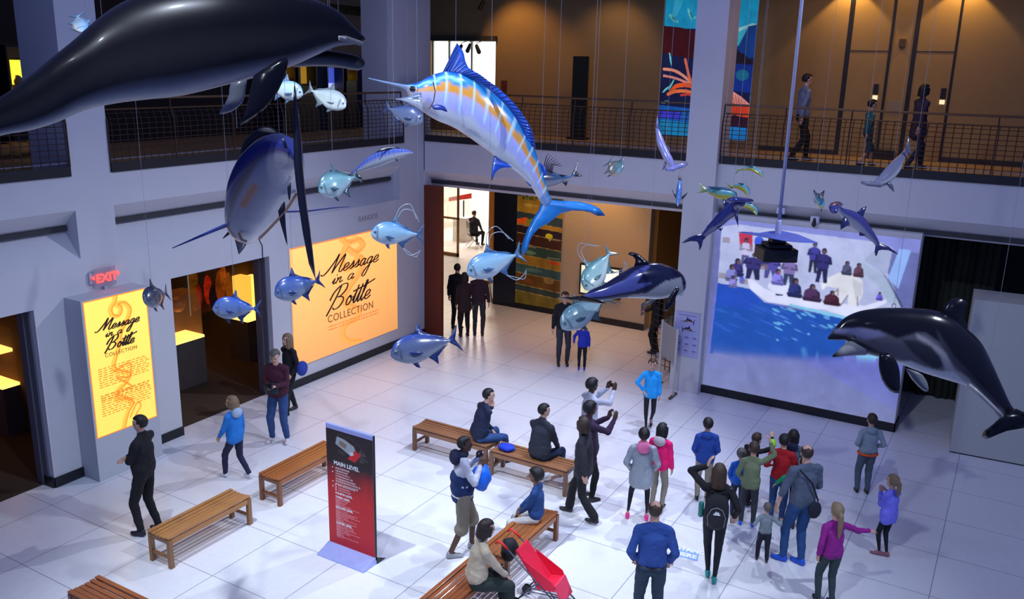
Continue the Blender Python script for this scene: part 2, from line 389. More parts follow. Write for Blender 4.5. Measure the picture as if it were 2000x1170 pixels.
# lit window in the upper back wall
wf = MB()
for y in (12.80, 13.60, 14.35, 14.91): wf.box((XB+.08, y, 6.15), (XB+.14, y+.05, 7.36))
wf.box((XB+.08, 12.80, 6.15), (XB+.14, 14.95, 6.19)).box((XB+.08, 12.80, 7.33), (XB+.14, 14.95, 7.36))
struct('window_1', wf, mat('window_frame_grey', (.35, .37, .35), .5))
struct('window_1_glass', MB().box((XB+.16, 12.80, 6.15), (XB+.17, 14.95, 7.36)), mat('bright_window', (.9, .9, .85), .3, emit=2.6, var=.01))
tag(MB().box((XB-.14, 12.74, 7.34), (XB-.01, 15.0, 7.47)).build('window_blind', mat('blind_dark', (.05, .05, .035), .7)), 'dark rolled blind above the bright upper window', 'blind')
for i, (x, y) in enumerate(((901, 90), (918, 88), (931, 90))):
    p = onx(x, y, XB-.30); fl = thing('track_spotlight', ('black track spotlight hanging left in the upper window', 'black track spotlight hanging mid window, its head turned left', 'black track spotlight hanging mid window, its head turned right')[i], 'spotlight', p)
    d = Vector((0, (.6, .5, -.5)[i], -1)).normalized()
    MB().cap((0,0,0), .05, d*.17, .062, 10).build('lamp_head', m_black, fl, smooth=True)
    MB().tube([(0,0,0), (0,0,.08), (.29,0,.14)], .012, 6).build('bracket', m_black, fl)
p = onx(943, 5, XB-.6); fl = thing('track_spotlight', 'black track spotlight high on the tan wall above the window', 'spotlight', p)
MB().cap((0,0,0), .055, (-.05, .05, -.16), .065, 10).build('lamp_head', m_black, fl, smooth=True); MB().tube([(0,0,0), (0,0,.10), (.59,0,.15)], .012, 6).build('bracket', m_black, fl)
tag(MB().box((XB-.05, 12.42, 6.02), (XB, 12.58, 6.32)).build('alarm_box', mat('alarm_red', (.16, .03, .02), .5)), 'small dark red alarm box on the wall right of the bright window', 'alarm box')
# call plates, wall speaker, notice by the lifts
for nm, x, y, lb in (('lift_lantern', 1709, 190, 'small lit lift call plate on the left lift frame'), ('lift_lantern', 1840, 199, 'small lit lift call plate on the right lift frame')):
    p = onx(x, y, XB); t = thing(nm, lb, 'lift sign', p)
    MB().box((-.02, -.05, -.05), (0, .05, .04)).build('plate', mat('lantern_lit', (.9, .75, .45), .5, emit=1.0), t)
    MB().box((-.03, -.05, .06), (0, .05, .28)).build('arrow_box', m_black, t)
p = onx(1763, 84, XB); tag(MB().box((p.x-.10, p.y-.06, p.z-.08), (p.x, p.y+.06, p.z+.08)).build('wall_speaker', mat('speaker_brown', (.07, .05, .03), .6)), 'small square speaker high between the two lifts', 'speaker')
p = onx(1748, 207, XB); tag(MB().box((XB-.012, p.y-.15, p.z-.10), (XB, p.y+.15, p.z+.10)).build('notice_plate', mat('notice_brass', (.30, .24, .15), .5)), 'brass notice plate on the wall between the two lifts', 'notice')
tag(MB().box((XB-.35, 2.5, 4.94), (XB-.10, 3.05, 5.12)).build('floor_box', m_black), 'low black box on the gallery floor by the lifts', 'box')
# dark information totem
p = onx(1130, 262, XB-.4); t = thing('information_totem', 'tall dark narrow information panel standing in the upper gallery', 'totem', (p.x, p.y, 4.93))
MB().box((-.06, -.21, .05), (.0, .21, 2.05)).build('panel', mat('totem_dark', (.010, .018, .014), .35), t); MB().box((-.2, -.25, 0), (.12, .25, .05)).build('foot', m_black, t)

# ---- upper murals seen either side of the pillar
q = Pic(190, 330, (20, 26, 66)); vy = lambda py: .12+.00333*py
def mu(L, c, al=1.0, wd=None):
    P = [(((8.04-onx(x, y, XB).y)/2.25), vy(y)) for x, y in L]
    q.poly(P, c, al) if wd is None else q.line(cr(P, 6), wd, c, al, asp=1.27)
q.rect(0, 0, 1, .30, (24, 150, 190)); mu([(1290,48), (1330,52), (1370,62), (1370,115), (1330,108), (1290,100)], (62, 10, 8))
mu([(1318,0), (1335,0), (1322,30), (1310,32)], (70, 190, 215), .5); mu([(1370,60), (1425,70), (1425,120), (1370,116)], (50, 12, 12))
for x, y, r in ((1313,34,.5), (1347,27,.9)):
    u, v = (8.04-onx(x, y, XB).y)/2.25, vy(y); q.ell(u, v, .048, .013, (100, 190, 180), rot=r); q.ell(u+.015, v+.004, .025, .006, (40, 110, 120), rot=r); q.poly([(u+.04, v+.02), (u+.065, v+.012), (u+.06, v+.035)], (110, 200, 180))
mu([(1296,132), (1318,135), (1338,147), (1352,160)], (240, 150, 120), 1, .012); mu([(1296,145), (1318,149), (1338,156), (1352,161)], (225, 140, 125), 1, .010); mu([(1338,113), (1342,130), (1346,146), (1353,160)], (240, 110, 70), 1, .013)
mu([(1310,176), (1320,165), (1338,162), (1354,164)], (235, 90, 30), 1, .018); mu([(1304,181), (1320,175), (1340,174), (1356,178)], (240, 120, 60), 1, .014); mu([(1330,182), (1345,180), (1360,186)], (200, 60, 40), 1, .010)
for x, y, r in ((1300,172,-.5), (1311,162,-.9), (1298,197,-.1), (1293,222,-.7), (1309,112,1.2)):
    u, v = (8.04-onx(x, y, XB).y)/2.25, vy(y); q.ell(u, v, .045, .008, (110, 215, 215), rot=r)
mu([(1285,203), (1360,208), (1360,262), (1285,262)], (20, 90, 170)); mu([(1285,232), (1360,236), (1360,262), (1285,262)], (24, 130, 180)); mu([(1285,214), (1330,216), (1330,230), (1285,228)], (60, 60, 200))
mu([(1350,150), (1430,160), (1430,225), (1350,210)], (210, 80, 45))
mu([(1436,55), (1470,44), (1490,50), (1488,60), (1440,78)], (150, 205, 205), .9); mu([(1436,62), (1462,52), (1470,66), (1438,88)], (60, 170, 190)); mu([(1462,50), (1490,44), (1488,105), (1455,110), (1440,90)], (16, 60, 130)); mu([(1436,98), (1452,100), (1470,115), (1488,120), (1436,118)], (30, 18, 28))
mu([(1430,119), (1492,122), (1490,175), (1430,170)], (18, 46, 130)); u, v = (8.04-onx(1450, 140, XB).y)/2.25, vy(140); q.ell(u, v, .07, .035, (24, 100, 130))
mu([(1465,178), (1492,180), (1490,200), (1465,196)], (30, 120, 200)); mu([(1420,160), (1430,170), (1450,182), (1468,197), (1468,222), (1420,214)], (225, 70, 40)); mu([(1428,169), (1450,182), (1466,196), (1440,200), (1428,190)], (240, 160, 145))
for k in range(5): mu([(1430+6*k,174+4*k), (1434+6*k,196+3*k), (1432+6*k,212)], (200, 50, 30), .5, .006)
mu([(1420,218), (1480,222), (1478,240), (1420,236)], (50, 18, 40)); mu([(1420,238), (1490,242), (1488,275), (1420,270)], (24, 120, 190))
q.a *= (1+q.noise(.45, 12, 4))[..., None]
m_mural = mat('mural_print', (1,1,1), .5, attr=True, emit=.55, var=.05)
q.build('sea_mural', (XB+.02, 8.04, 8.75), (XB+.02, 5.79, 8.75), (XB+.02, 8.04, 5.12), m_mural, nrm=(-1, 0, 0))
tag(bpy.data.objects['sea_mural'], 'tall backlit undersea mural of coral and fish behind the upper pillar', 'mural')

# ---- railings of the upper gallery
def railing(label, o, d, L, n, post=1.25):
    """o start point on the slab edge, d unit direction, n outward normal"""
    o = Vector(o); d = Vector(d); n = Vector(n); t = thing('gallery_railing', label, 'railing', o, group=None)
    P = lambda s, h, k=0: d*s+n*k+Vector((0, 0, h))
    def bar(a, b_, r1, r2):             # rectangular rail
        return
    b = MB().prism([P(0, 0, .0), P(0, 0, .03), P(0, .155, .03), P(0, .155, .0)], d*L); b.build('base_channel', m_black, t)
    b = MB().prism([P(0, .19, -.05), P(0, .19, -.08), P(0, .205, -.08), P(0, .205, -.05)], d*L); b.build('kick_strip', mat('white_strip', (.42, .42, .46), .5), t)
    b = MB().tube([P(0, 1.15, -.06), P(L, 1.15, -.06)], .022, 8); b.build('top_rail', mat('bronze_rail', (.10, .045, .015), .4), t)
    b = MB().tube([P(0, .98, -.08), P(L, .98, -.08)], .014, 6); b.build('middle_rail', mat('bronze_rail', (.1,.045,.015)), t)
    k = max(1, round(L/post))
    for i in range(k+1):
        s = L*i/k; MB().tube([P(s, .15, .015), P(s, .8, .015), P(s, .98, -.06), P(s, 1.15, -.06)], .014, 6).build('post', mat('bronze_post', (.045, .018, .008), .5), t)
    b = MB(); j = 0; s = .07
    while s < L:
        b.tube([P(s, .15, .02), P(s, .72, .02), P(s, .86, .0), P(s, .98, -.075)], .0075, 4); s += .14
    for q_ in range(9): b.tube([P(0, .24+q_*.085, .02 if q_ < 6 else .02-.02*(q_-5)), P(L, .24+q_*.085, .02 if q_ < 6 else .02-.02*(q_-5))], .006, 4)
    b.build('wire_mesh', mat('bronze_mesh', (.040, .016, .007), .5), t)
    return t
railing('dark mesh railing of the upper gallery left of the first pillar', (2.0, YL, 4.91), (1, 0, 0), 6.13, (0, -1, 0))
railing('dark mesh railing between the left pillar and the corner column', (8.83, YL, 4.91), (1, 0, 0), 7.66, (0, -1, 0))
railing('bronze mesh railing between the corner and the right pillar', (XR, 12.60, 4.91), (0, -1, 0), 6.62, (-1, 0, 0))
railing('bronze mesh railing right of the right pillar, before the lifts', (XR, 5.32, 4.91), (0, -1, 0), 7.2, (-1, 0, 0))
struct('floor', MB().box((-4, YL+.02, 4.92), (17.3, 13.35, 4.96)).box((XR+.02, -9, 4.92), (17.9, YL, 4.96)), mat('gallery_edge', (.10, .08, .07), .8))

# ---- dark exhibit hall upstairs on the left
YB = 16.8
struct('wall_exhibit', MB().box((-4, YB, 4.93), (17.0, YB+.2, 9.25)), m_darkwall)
def vitrine(label, x0, y0, x1, y1, bits, Y=YB-.55):
    a = ony(x0, y0, Y); c = ony(x1, y1, Y); zt, zb = a.z, c.z
    t = thing('exhibit_case', label, 'display case', (a.x, Y, zb))
    W = c.x-a.x; H = zt-zb
    MB().box((-.04, .02, 4.95-zb), (W+.04, .5, 0)).build('plinth', m_black, t)
    fr = MB()
    for x in (-.03, W): fr.box((x, -.01, 0), (x+.03, .5, H))
    fr.box((-.03, -.01, H), (W+.03, .5, H+.04)); fr.build('frame', m_black, t)
    for i, (u0, v0, u1, v1, c_, e) in enumerate(bits):
        MB().box((u0*W, .30, (1-v1)*H), (u1*W, .40, (1-v0)*H)).build('lit_panel', mat('lit_%d_%d_%d' % c_ + '_%d' % int(e*10), lin(c_), .5, emit=e, var=.35, scale=9), t)
    return t
t = vitrine('lit yellow mineral case at the far left above the dolphin tail', 12, 92, 80, 190, [(.02, 0, .16, .95, (255, 190, 20), 2.2), (.48, .25, .78, .75, (235, 235, 60), 1.4), (.2, .0, .95, .2, (60, 45, 30), .3), (.9, .2, .98, .8, (220, 200, 40), 1.4)])
for i, (x, z, r) in enumerate(((.20, .12, .11), (.34, .16, .13), (.42, .10, .11), (.28, .30, .10), (.50, .20, .09))):
    s_ = (t.children[0] and 1); o_ = MB().ell((x*.9, .15, z), (r*.9, r*.7, r), 9, fn=lambda v: v*(1+.18*math.sin(v.x*40+v.z*31)))
    k_ = o_.xf(Matrix.Translation(t.location)).build('mineral_specimen', mat('mineral', (.30, .19, .10), .8, var=.4), smooth=True)
    tag(k_, 'rounded tan mineral rock inside the lit yellow case, top left', 'rock', 'mineral rocks in the yellow case')
vitrine('small amber lit case just behind the big dolphin fin', 558, 128, 575, 160, [(0, 0, 1, .8, (240, 160, 20), 1.4)])
vitrine('grey and amber narrow case beside the blue lit case', 583, 128, 618, 168, [(.0, 0, .6, 1, (70, 62, 55), .3), (.72, 0, .95, .9, (190, 140, 40), .6)])
vitrine('violet blue lit case under the dolphin jaw', 640, 132, 670, 174, [(.0, 0, .25, 1, (150, 150, 255), 1.5), (.25, 0, 1, .75, (60, 80, 200), .9), (.3, .72, 1, 1, (180, 180, 255), 1.3)])
vitrine('small orange and yellow lit case right of the blue case', 679, 137, 696, 158, [(.0, .38, 1, 1, (235, 190, 20), 1.4), (.2, 0, .7, .3, (240, 90, 20), 1.0)])
vitrine('tall thin amber lit case with red top, left of the marlin bill', 713, 112, 725, 178, [(.35, .08, .7, 1, (255, 170, 30), 1.8), (.1, 0, .9, .08, (230, 40, 10), 1.4)])
vitrine('narrow yellow lit case beside the corner column', 757, 80, 764, 185, [(0, .3, 1, .68, (230, 180, 30), 1.2), (0, .82, 1, .9, (200, 160, 120), .8), (.0, 0, 1, .18, (150, 130, 110), .5)])
p0 = ony(655, 22, YB-.04); s_ = thing('gallery_sign', 'dark sign band with dim capitals high behind the dolphin head', 'sign', ony(640, 30, YB-.03))
a, c = ony(636, 6, YB-.03), ony(752, 34, YB-.03); MB().box((a.x-s_.location.x, 0, c.z-s_.location.z-.02), (c.x-s_.location.x, .02, a.z-s_.location.z)).build('panel', mat('sign_dark', (.010, .008, .009), .6), s_)
text('GEMS AND MINERALS', .19, frame(ony(652, 27, YB-.05), (1, 0, 0), (0, 0, 1)), mat('sign_dim_letters', (.10, .08, .07), .6), s_)
# rocks seen low behind the left railing
rg = random.Random(3)
for i in range(5):
    p = ony(8+i*19, 294-i*2, 15.6); o_ = MB().ell(p, (.16, .13, .12+.03*(i % 2)), 10, fn=lambda v: v*(1+.15*math.sin(v.x*25+v.z*31+v.y*17))).build('mineral_specimen', mat('amber_rock', (.42, .22, .05), .7, var=.5), smooth=True)
    tag(o_, 'amber mineral lump on the low dark bench behind the far left railing', 'rock', 'amber mineral lumps at the far left')
p = ony(45, 300, 15.6); tag(MB().box((p.x-1.3, 15.35, 4.93), (p.x+1.3, 16.1, ony(45, 302, 15.6).z)).build('display_bench', mat('bench_dark', (.05, .025, .01), .7)), 'low dark display bench under the amber minerals', 'bench')
spot((p.x, 15.2, 7.2), (p.x, 15.6, 5.3), 8, (1, .55, .2), 60, .5, .05)
# ================================================================== entrance hall, shop displays, signs
XM = 20.9
struct('wall_sign', MB().box((XM, 8.10, 0), (XM+.3, 12.80, 4.25)), m_beige)
struct('baseboard_hall', MB().box((XM-.03, 8.10, 0), (XM, 12.80, .17)), m_base)
struct('wall_ochre_return', MB().box((XM+.3, 8.0, 0), (23.5, 8.1, 4.25)), m_orange)
struct('wall_ochre', MB().box((23.6, 4.0, 0), (23.8, 9.5, 1.55)), m_orange)
struct('wall_ochre_dark', MB().box((23.85, 4.0, 0), (24.0, 9.5, 4.25)), mat('umber_dark', (.06, .02, .008), .9, var=.5))
tag(MB().box((XM-.05, onx(965, 500, XM).y-.0, .17) if False else (XM-.05, 12.06, .10), (XM, 12.78, 4.2)).build('dark_panel', mat('midnight_panel', (.012, .018, .040), .35)), 'midnight blue panel left of the ocean mural', 'panel')
q = Pic(120, 260, (30, 45, 42)); n1 = q.noise(.7, 8, 2)
q.rect(0, 0, 1, .12, (34, 38, 32))
bands = [(.12, .19, (40, 62, 66)), (.19, .235, (150, 112, 20)), (.235, .30, (165, 120, 30)), (.30, .37, (44, 60, 62)), (.37, .40, (160, 110, 30)), (.40, .46, (38, 22, 30)), (.46, .54, (58, 28, 18)), (.54, .62, (44, 62, 48)), (.62, .69, (140, 96, 24)), (.69, .76, (48, 72, 68)), (.76, .85, (92, 56, 14)), (.85, .90, (42, 52, 44)), (.90, 1, (104, 84, 22))]
for a_, b_, c in bands: q.poly([(0, a_), (1, a_+.02), (1, b_+.02), (0, b_)], c)
for a_, b_, c in bands: q.line([(0, a_), (1, a_+.02)], .006, (150, 120, 60), asp=2.2)
q.poly([(.1, .17), (.35, .12), (.5, .16), (.42, .21), (.1, .21)], (70, 84, 24)); q.poly([(.1, .19), (.2, .17), (.3, .185)], (20, 30, 40))
q.ell(.78, .265, .12, .012, (60, 66, 20)); q.ell(.3, .25, .16, .012, (180, 140, 60)); q.poly([(.0, .36), (.2, .34), (.35, .37), (.2, .39), (0, .39)], (225, 80, 20)); q.poly([(.2, .36), (.5, .33), (.7, .385), (.2, .385)], (120, 130, 20))
q.ell(.72, .46, .08, .02, (200, 180, 30)); q.poly([(.68, .46), (.8, .46), (.74, .50)], (190, 170, 30)); q.ell(.3, .60, .14, .015, (90, 110, 80)); q.ell(.85, .655, .13, .012, (190, 60, 20))
q.ell(.75, .79, .12, .025, (140, 104, 50), .8); q.ell(.4, .73, .2, .015, (90, 110, 96), .7); q.ell(.3, .82, .1, .02, (130, 60, 20), .7)
q.a *= (1+n1)[..., None]
P0, P1, P2 = Vector((XM-.06, 12.03, 3.95)), Vector((XM-.06, 10.60, 3.95)), Vector((XM-.06, 12.03, .17))
mu = thing('ocean_mural', 'tall mural of ocean layers headed OCEANS on the entrance hall wall', 'mural', (XM-.06, 11.3, .17))
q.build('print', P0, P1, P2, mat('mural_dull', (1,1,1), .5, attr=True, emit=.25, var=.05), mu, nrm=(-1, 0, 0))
text('OCEANS', .22, frame(onx(1017, 391, XM-.07), (0, -1, 0), (0, 0, 1)), mat('gold_letters', (.45, .25, .06), .5), mu, sp=1.25)
for (x, y, s) in ((1072, 469, 'SARGASSO'), (1030, 483, 'ABYSSAL'), (1068, 505, 'SEAMOUNTS')): text(s, .07, frame(onx(x, y, XM-.07), (0, -1, 0), (0, 0, 1)), mat('pale_letters', (.5, .48, .4), .5), mu)
# wall screen
t = thing('wall_screen', 'flat screen on the beige wall, behind the diving fish', 'screen', (XM-.08, 9.40, 1.20))
MB().box((-.03, -.60, -.45), (.07, .60, .40)).build('bezel', m_black, t)
q = Pic(60, 36, (190, 190, 160)); q.rect(0, 0, 1, .2, (205, 205, 180)); q.ell(.25, .5, .12, .3, (90, 150, 140)); q.rect(.5, .1, .95, .5, (225, 225, 215)); q.poly([(.4, .6), (1, .55), (1, 1), (.4, 1)], (150, 165, 130)); q.a *= (1+q.noise(.6, 6, 5))[..., None]
q.build('display', (XM-.115, 9.95, 1.56), (XM-.115, 8.85, 1.56), (XM-.115, 9.95, .80), mat('screen_lit', (1,1,1), .4, attr=True, emit=1.2), t, nrm=(-1, 0, 0), thick=.004)
# glass doors of the vestibule and the bright room
m_gold = mat('ochre_frame', (.36, .17, .04), .4); m_glass = mat('clear_glass', (.55, .60, .50), .05, trans=.9, alpha=.35)
XG = 25.6
def door(label, xa, xb, name):
    a = onx(xa, 495, XG).y; c = onx(xb, 495, XG).y; t = thing(name, label, 'door', (XG, c, 0)); W = a-c
    f = MB()
    for y0, y1, z0, z1 in ((0, .07, 0, 3.4), (W-.07, W, 0, 3.4), (0, W, 0, .12), (0, W, 3.3, 3.4), (0, W, 1.35, 1.42)): f.box((0, y0, z0), (.06, y1, z1))
    f.build('frame', m_gold, t); MB().box((.02, .07, .12), (.035, W-.07, 3.3)).build('glass', m_glass, t); return t
door('tall glass door with ochre frame at the hall entrance', 856, 895, 'glass_door')
struct('wall_vestibule', MB().box((XG, 4.5, 0), (XG+.15, onx(958, 495, XG).y, 4.25)).box((XG, 8, 3.62), (XG+.1, 20.5, 4.25)), mat('vestibule_ochre', (.40, .20, .04), .7))
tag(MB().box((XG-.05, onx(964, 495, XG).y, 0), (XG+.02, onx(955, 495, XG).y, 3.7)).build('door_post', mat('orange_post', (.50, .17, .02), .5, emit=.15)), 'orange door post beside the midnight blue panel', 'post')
struct('wall_far', MB().box((31.8, 8, 0), (32, 21, 4.3)).box((17.3, 20.8, 0), (32, 21, 4.3)), mat('far_white', (.80, .76, .70), .8))
t = thing('stool', 'thin ochre metal stool by the midnight blue panel', 'stool', onz(955, 590))
for i in range(3):
    a = 2*PI*i/3; MB().tube([(0,0,.62), (.17*math.cos(a), .17*math.sin(a), 0)], .012, 6).build('leg', m_gold, t)
MB().tube([(.15*math.cos(2*PI*j/12), .15*math.sin(2*PI*j/12), .06) for j in range(13)], .012, 6).build('foot_ring', m_gold, t); MB().cap((0,0,.60), .15, (0,0,.63), .15, 14).xf(Matrix.Diagonal((1,1,.3,1))).xf(Matrix.Translation((0,0,.44))).build('seat', m_gold, t, smooth=True)
# red and black stand in the bright room
p = onz(905, 470); t = thing('red_display_stand', 'small red and white display stand in the bright room beyond the glass door', 'stand', p)
MB().box((-.3, -.3, 0), (.3, .3, .95)).build('base', mat('stand_white', (.6, .55, .5), .6), t); MB().prism([(-.3, -.5, 1.75), (-.3, .5, 1.55), (-.3, .5, 1.7), (-.3, -.5, 1.95)], (.1, 0, 0)).build('sign_board', mat('sign_red', (.7, .03, .02), .5), t); MB().tube([(0,0,.9), (0,0,1.6)], .03, 6).build('pole', m_black, t)
# folding chair and table for the seated man
def folding_chair(p, rz):
    t = thing('folding_chair', 'black folding chair with thin metal legs under the man in the bright room', 'chair', p, rz)
    MB().box((-.2, -.2, .44), (.2, .2, .47)).build('seat', m_black, t, bevel=.01); MB().box((-.2, -.23, .72), (.2, -.20, .98)).build('backrest', m_black, t, bevel=.01)
    for s in (-1, 1):
        MB().tube([(.2*s, -.24, .98), (.2*s, -.20, .5), (.2*s, .25, 0)], .012, 6).build('leg', mat('chair_steel', (.35, .33, .30), .3, metal=.8), t)
        MB().tube([(.18*s, .15, .45), (.18*s, -.28, 0)], .012, 6).build('leg', mat('chair_steel', (.35,.33,.3)), t)
CH_P = Vector(onz(925, 482)); folding_chair(CH_P, -2.3)
p = CH_P+Vector((.75, -.95, 0)); t = thing('desk', 'black covered table in front of the seated man', 'table', p, -2.3+PI)
MB().box((-.55, -.3, .70), (.55, .3, .74)).build('top', m_black, t); MB().box((-.52, -.27, .02), (.52, .27, .70)).build('cover', mat('table_cloth_black', (.02, .02, .02), .9), t)
# orange wire fence and the framed stand beside the column
f0, f1 = Vector((18.4, 6.9, 0)), Vector((18.0, 5.95, 0)); t = thing('grid_fence', 'dark wire grid panel behind the framed stand', 'fence', f0)
b = MB(); D_ = f1-f0
for i in range(8): b.tube([D_*(i/7), D_*(i/7)+Vector((0,0,1.7))], .010, 5)
for i in range(12): b.tube([Vector((0,0,.1+i*.145)), D_+Vector((0,0,.1+i*.145))], .008, 5)
b.build('wire_grid', m_black, t)
pa, pb = onz(1286, 752), onz(1314, 775); t = thing('framed_sign_stand', 'freestanding pale framed board beside the column with the poster', 'sign stand', pa); D_ = pb-pa; D_.z = 0
for s in (0, 1):
    MB().tube([D_*s, D_*s+Vector((0,0,1.50))], .028, 6).build('post', mat('stand_silver', (.52, .50, .48), .4), t)
    MB().prism([D_*s+Vector((-.2, -.03, 0)), D_*s+Vector((.2, -.03, 0)), D_*s+Vector((.2, .03, 0)), D_*s+Vector((-.2, .03, 0))], (0, 0, .035)).build('foot', mat('stand_brown', (.10, .06, .04), .6), t)
q = Pic(40, 60, (120, 108, 108)); q.rect(.3, .6, .7, .75, (190, 60, 20)); q.rect(.5, .4, .8, .55, (120, 120, 40)); q.rect(.6, .8, .9, .95, (220, 200, 30)); q.a *= (1+q.noise(.8, 7, 8))[..., None]
q.build('board', pa+D_*.04+Vector((0,0,1.48)), pb-D_*.04+Vector((0,0,1.48)), pa+D_*.04+Vector((0,0,.72)), mat('board_print', (1,1,1), .6, attr=True), t, nrm=(-.6, -.75, 0), thick=.02)

# ---- poster on the column
q = Pic(70, 130, (176, 178, 222)); navy = (30, 34, 78)
q.rect(.1, .06, .85, .075, (110, 110, 170))
def minifish(q, x, y, s, c, flip=1):
    q.poly([(x-s*flip, y+.2*s), (x-.2*s*flip, y-.16*s), (x+.5*s*flip, y-.14*s), (x+s*flip, y+.12*s), (x+.3*s*flip, y+.12*s)], c)
    q.poly([(x+.9*s*flip, y+.1*s), (x+1.2*s*flip, y-.2*s), (x+1.1*s*flip, y+.5*s)], c); q.poly([(x-.3*s*flip, y-.14*s), (x-.2*s*flip, y-.4*s), (x+.1*s*flip, y-.14*s)], c); q.line([(x-s*flip, y+.2*s), (x-1.4*s*flip, y+.18*s)], .008, c, asp=1.8)
minifish(q, .52, .18, .22, navy); q.line([(.42, .19), (.7, .21)], .012, (190, 150, 90), asp=1.8)
minifish(q, .55, .37, .22, navy, -1); q.line([(.42, .385), (.66, .375)], .012, (190, 150, 90), asp=1.8)
for j in range(3):
    for i in range(3): q.ell(.18+.33*i, .56+.15*j, .085, .012, (70, 76, 130)); q.rect(.10+.33*i, .60+.15*j, .27+.33*i, .607+.15*j, (130, 132, 185))
t = thing('fish_poster', 'white poster with two billfish and rows of small fish on the column', 'poster', (17.13, 5.65, 1.25))
q.build('print', (17.125, 5.93, 1.78), (17.125, 5.40, 1.78), (17.125, 5.93, .80), mat('poster_print', (1,1,1), .5, attr=True), t, nrm=(-1, 0, 0), thick=.01)

# ---- projected picture on the screen wall
XS = 17.345
q = Pic(400, 376, (122, 128, 178)); Y0, Y1, Z0, Z1 = 5.30, 1.46, 3.80, .18
def S(x, y):
    p = onx(x, y, XS); return ((Y0-p.y)/(Y0-Y1), (Z0-p.z)/(Z0-Z1))
def SP(L, c, al=1.0): q.poly([S(*p) for p in L], c, al)
def z3(X, Y): return (1380+X/3.9, 400+Y/3.9)     # reading off an enlargement of the picture
q.rect(0, 0, 1, .07, (150, 156, 214))
SP([(1400, 552), (1830, 700), (1830, 860), (1370, 800)], (128, 134, 206))
SP([z3(115,165), z3(240,150), z3(1340,290), z3(1420,330), z3(1380,520), z3(1490,780), z3(1060,860), z3(640,770), z3(440,740), z3(330,640), z3(85,600)], (206, 212, 230))
g = q.noise(.22, 14, 9); m = (q.X < .98) & (q.Y < .5); q.a[m] *= (1+g[m]*.5)[..., None]
SP([z3(1340,290), z3(1420,330), z3(1380,520), z3(1340,530), z3(1200,420)], (170, 182, 200), .5)
SP([z3(1470,335), z3(1560,345), z3(1460,640), z3(1380,560)], (170, 205, 250)); SP([z3(1345,525), z3(1390,570), z3(1500,780), z3(1480,780)], (70, 80, 120))
SP([z3(1180,430), z3(1380,560), z3(1480,780), z3(1380,740), z3(1300,600), z3(1150,500)], (180, 200, 205), .6)
# water
SP([z3(85,595), z3(330,640), z3(440,745), z3(640,790), z3(1060,870), z3(1080,900), z3(1040,1170), z3(20,1170)], (34, 92, 178))
SP([z3(85,595), z3(330,640), z3(420,740), z3(300,800), z3(70,760)], (40, 88, 190)); SP([(1371, 762), (1379, 690), (1560, 700), (1800, 830), (1745, 830)], (134, 140, 190)); gl = np.clip((q.Y-.72)/.28, 0, 1)[..., None]*.55; q.a = q.a*(1-gl)+np.array(lin((160, 168, 196)))*gl
rr = random.Random(5)
for i in range(46):
    X = rr.uniform(520, 1130); Y = 780+ (X-520)*.12 + abs(rr.gauss(0, 1))*130
    if Y < 1150: x, y = S(*z3(X, Y)); q.ell(x, y, rr.uniform(.006, .024), rr.uniform(.003, .007), (120, 200, 235), .8, rot=.3)
for i in range(30):
    x, y = S(*z3(rr.uniform(80, 900), rr.uniform(760, 1120))); q.ell(x, y, rr.uniform(.02, .06), .004, (70, 120, 215), .5, rot=.25)
SP([z3(1140,1140), z3(1310,1145), z3(1310,1170), z3(1150,1170)], (150, 220, 240))
# ice floe
SP([z3(310,555), z3(370,580), z3(440,640), z3(530,670), z3(900,740), z3(1200,770), z3(1370,720), z3(1370,750), z3(1190,830), z3(1060,850), z3(900,800), z3(640,770), z3(460,735), z3(330,640)], (250, 250, 255))
q.ell(*S(*z3(575, 640)), .075, .032, (245, 246, 250), rot=.12); q.line([S(*z3(530, 683)), S(*z3(575, 688))], .005, (60, 70, 90)); q.line([S(*z3(640, 765)), S(*z3(1060, 862))], .008, (150, 225, 240))
# bear
SP([z3(870,600), z3(930,555), z3(1000,520), z3(1080,512), z3(1150,530), z3(1190,590), z3(1190,680), z3(1150,770), z3(1080,775), z3(1075,690), z3(1020,770), z3(985,760), z3(1000,690), z3(940,690), z3(935,670), z3(1000,640), z3(920,620), z3(880,650)], (252, 250, 236))
for A2, B2 in (((1075,690),(1020,770)), ((1000,690),(1000,640)), ((930,690),(1000,650)), ((1150,700),(1150,770))): q.line([S(*z3(*A2)), S(*z3(*B2))], .004, (150, 140, 140), .8)
SP([z3(1110,560), z3(1185,600), z3(1180,690), z3(1130,720)], (214, 212, 200), .6)
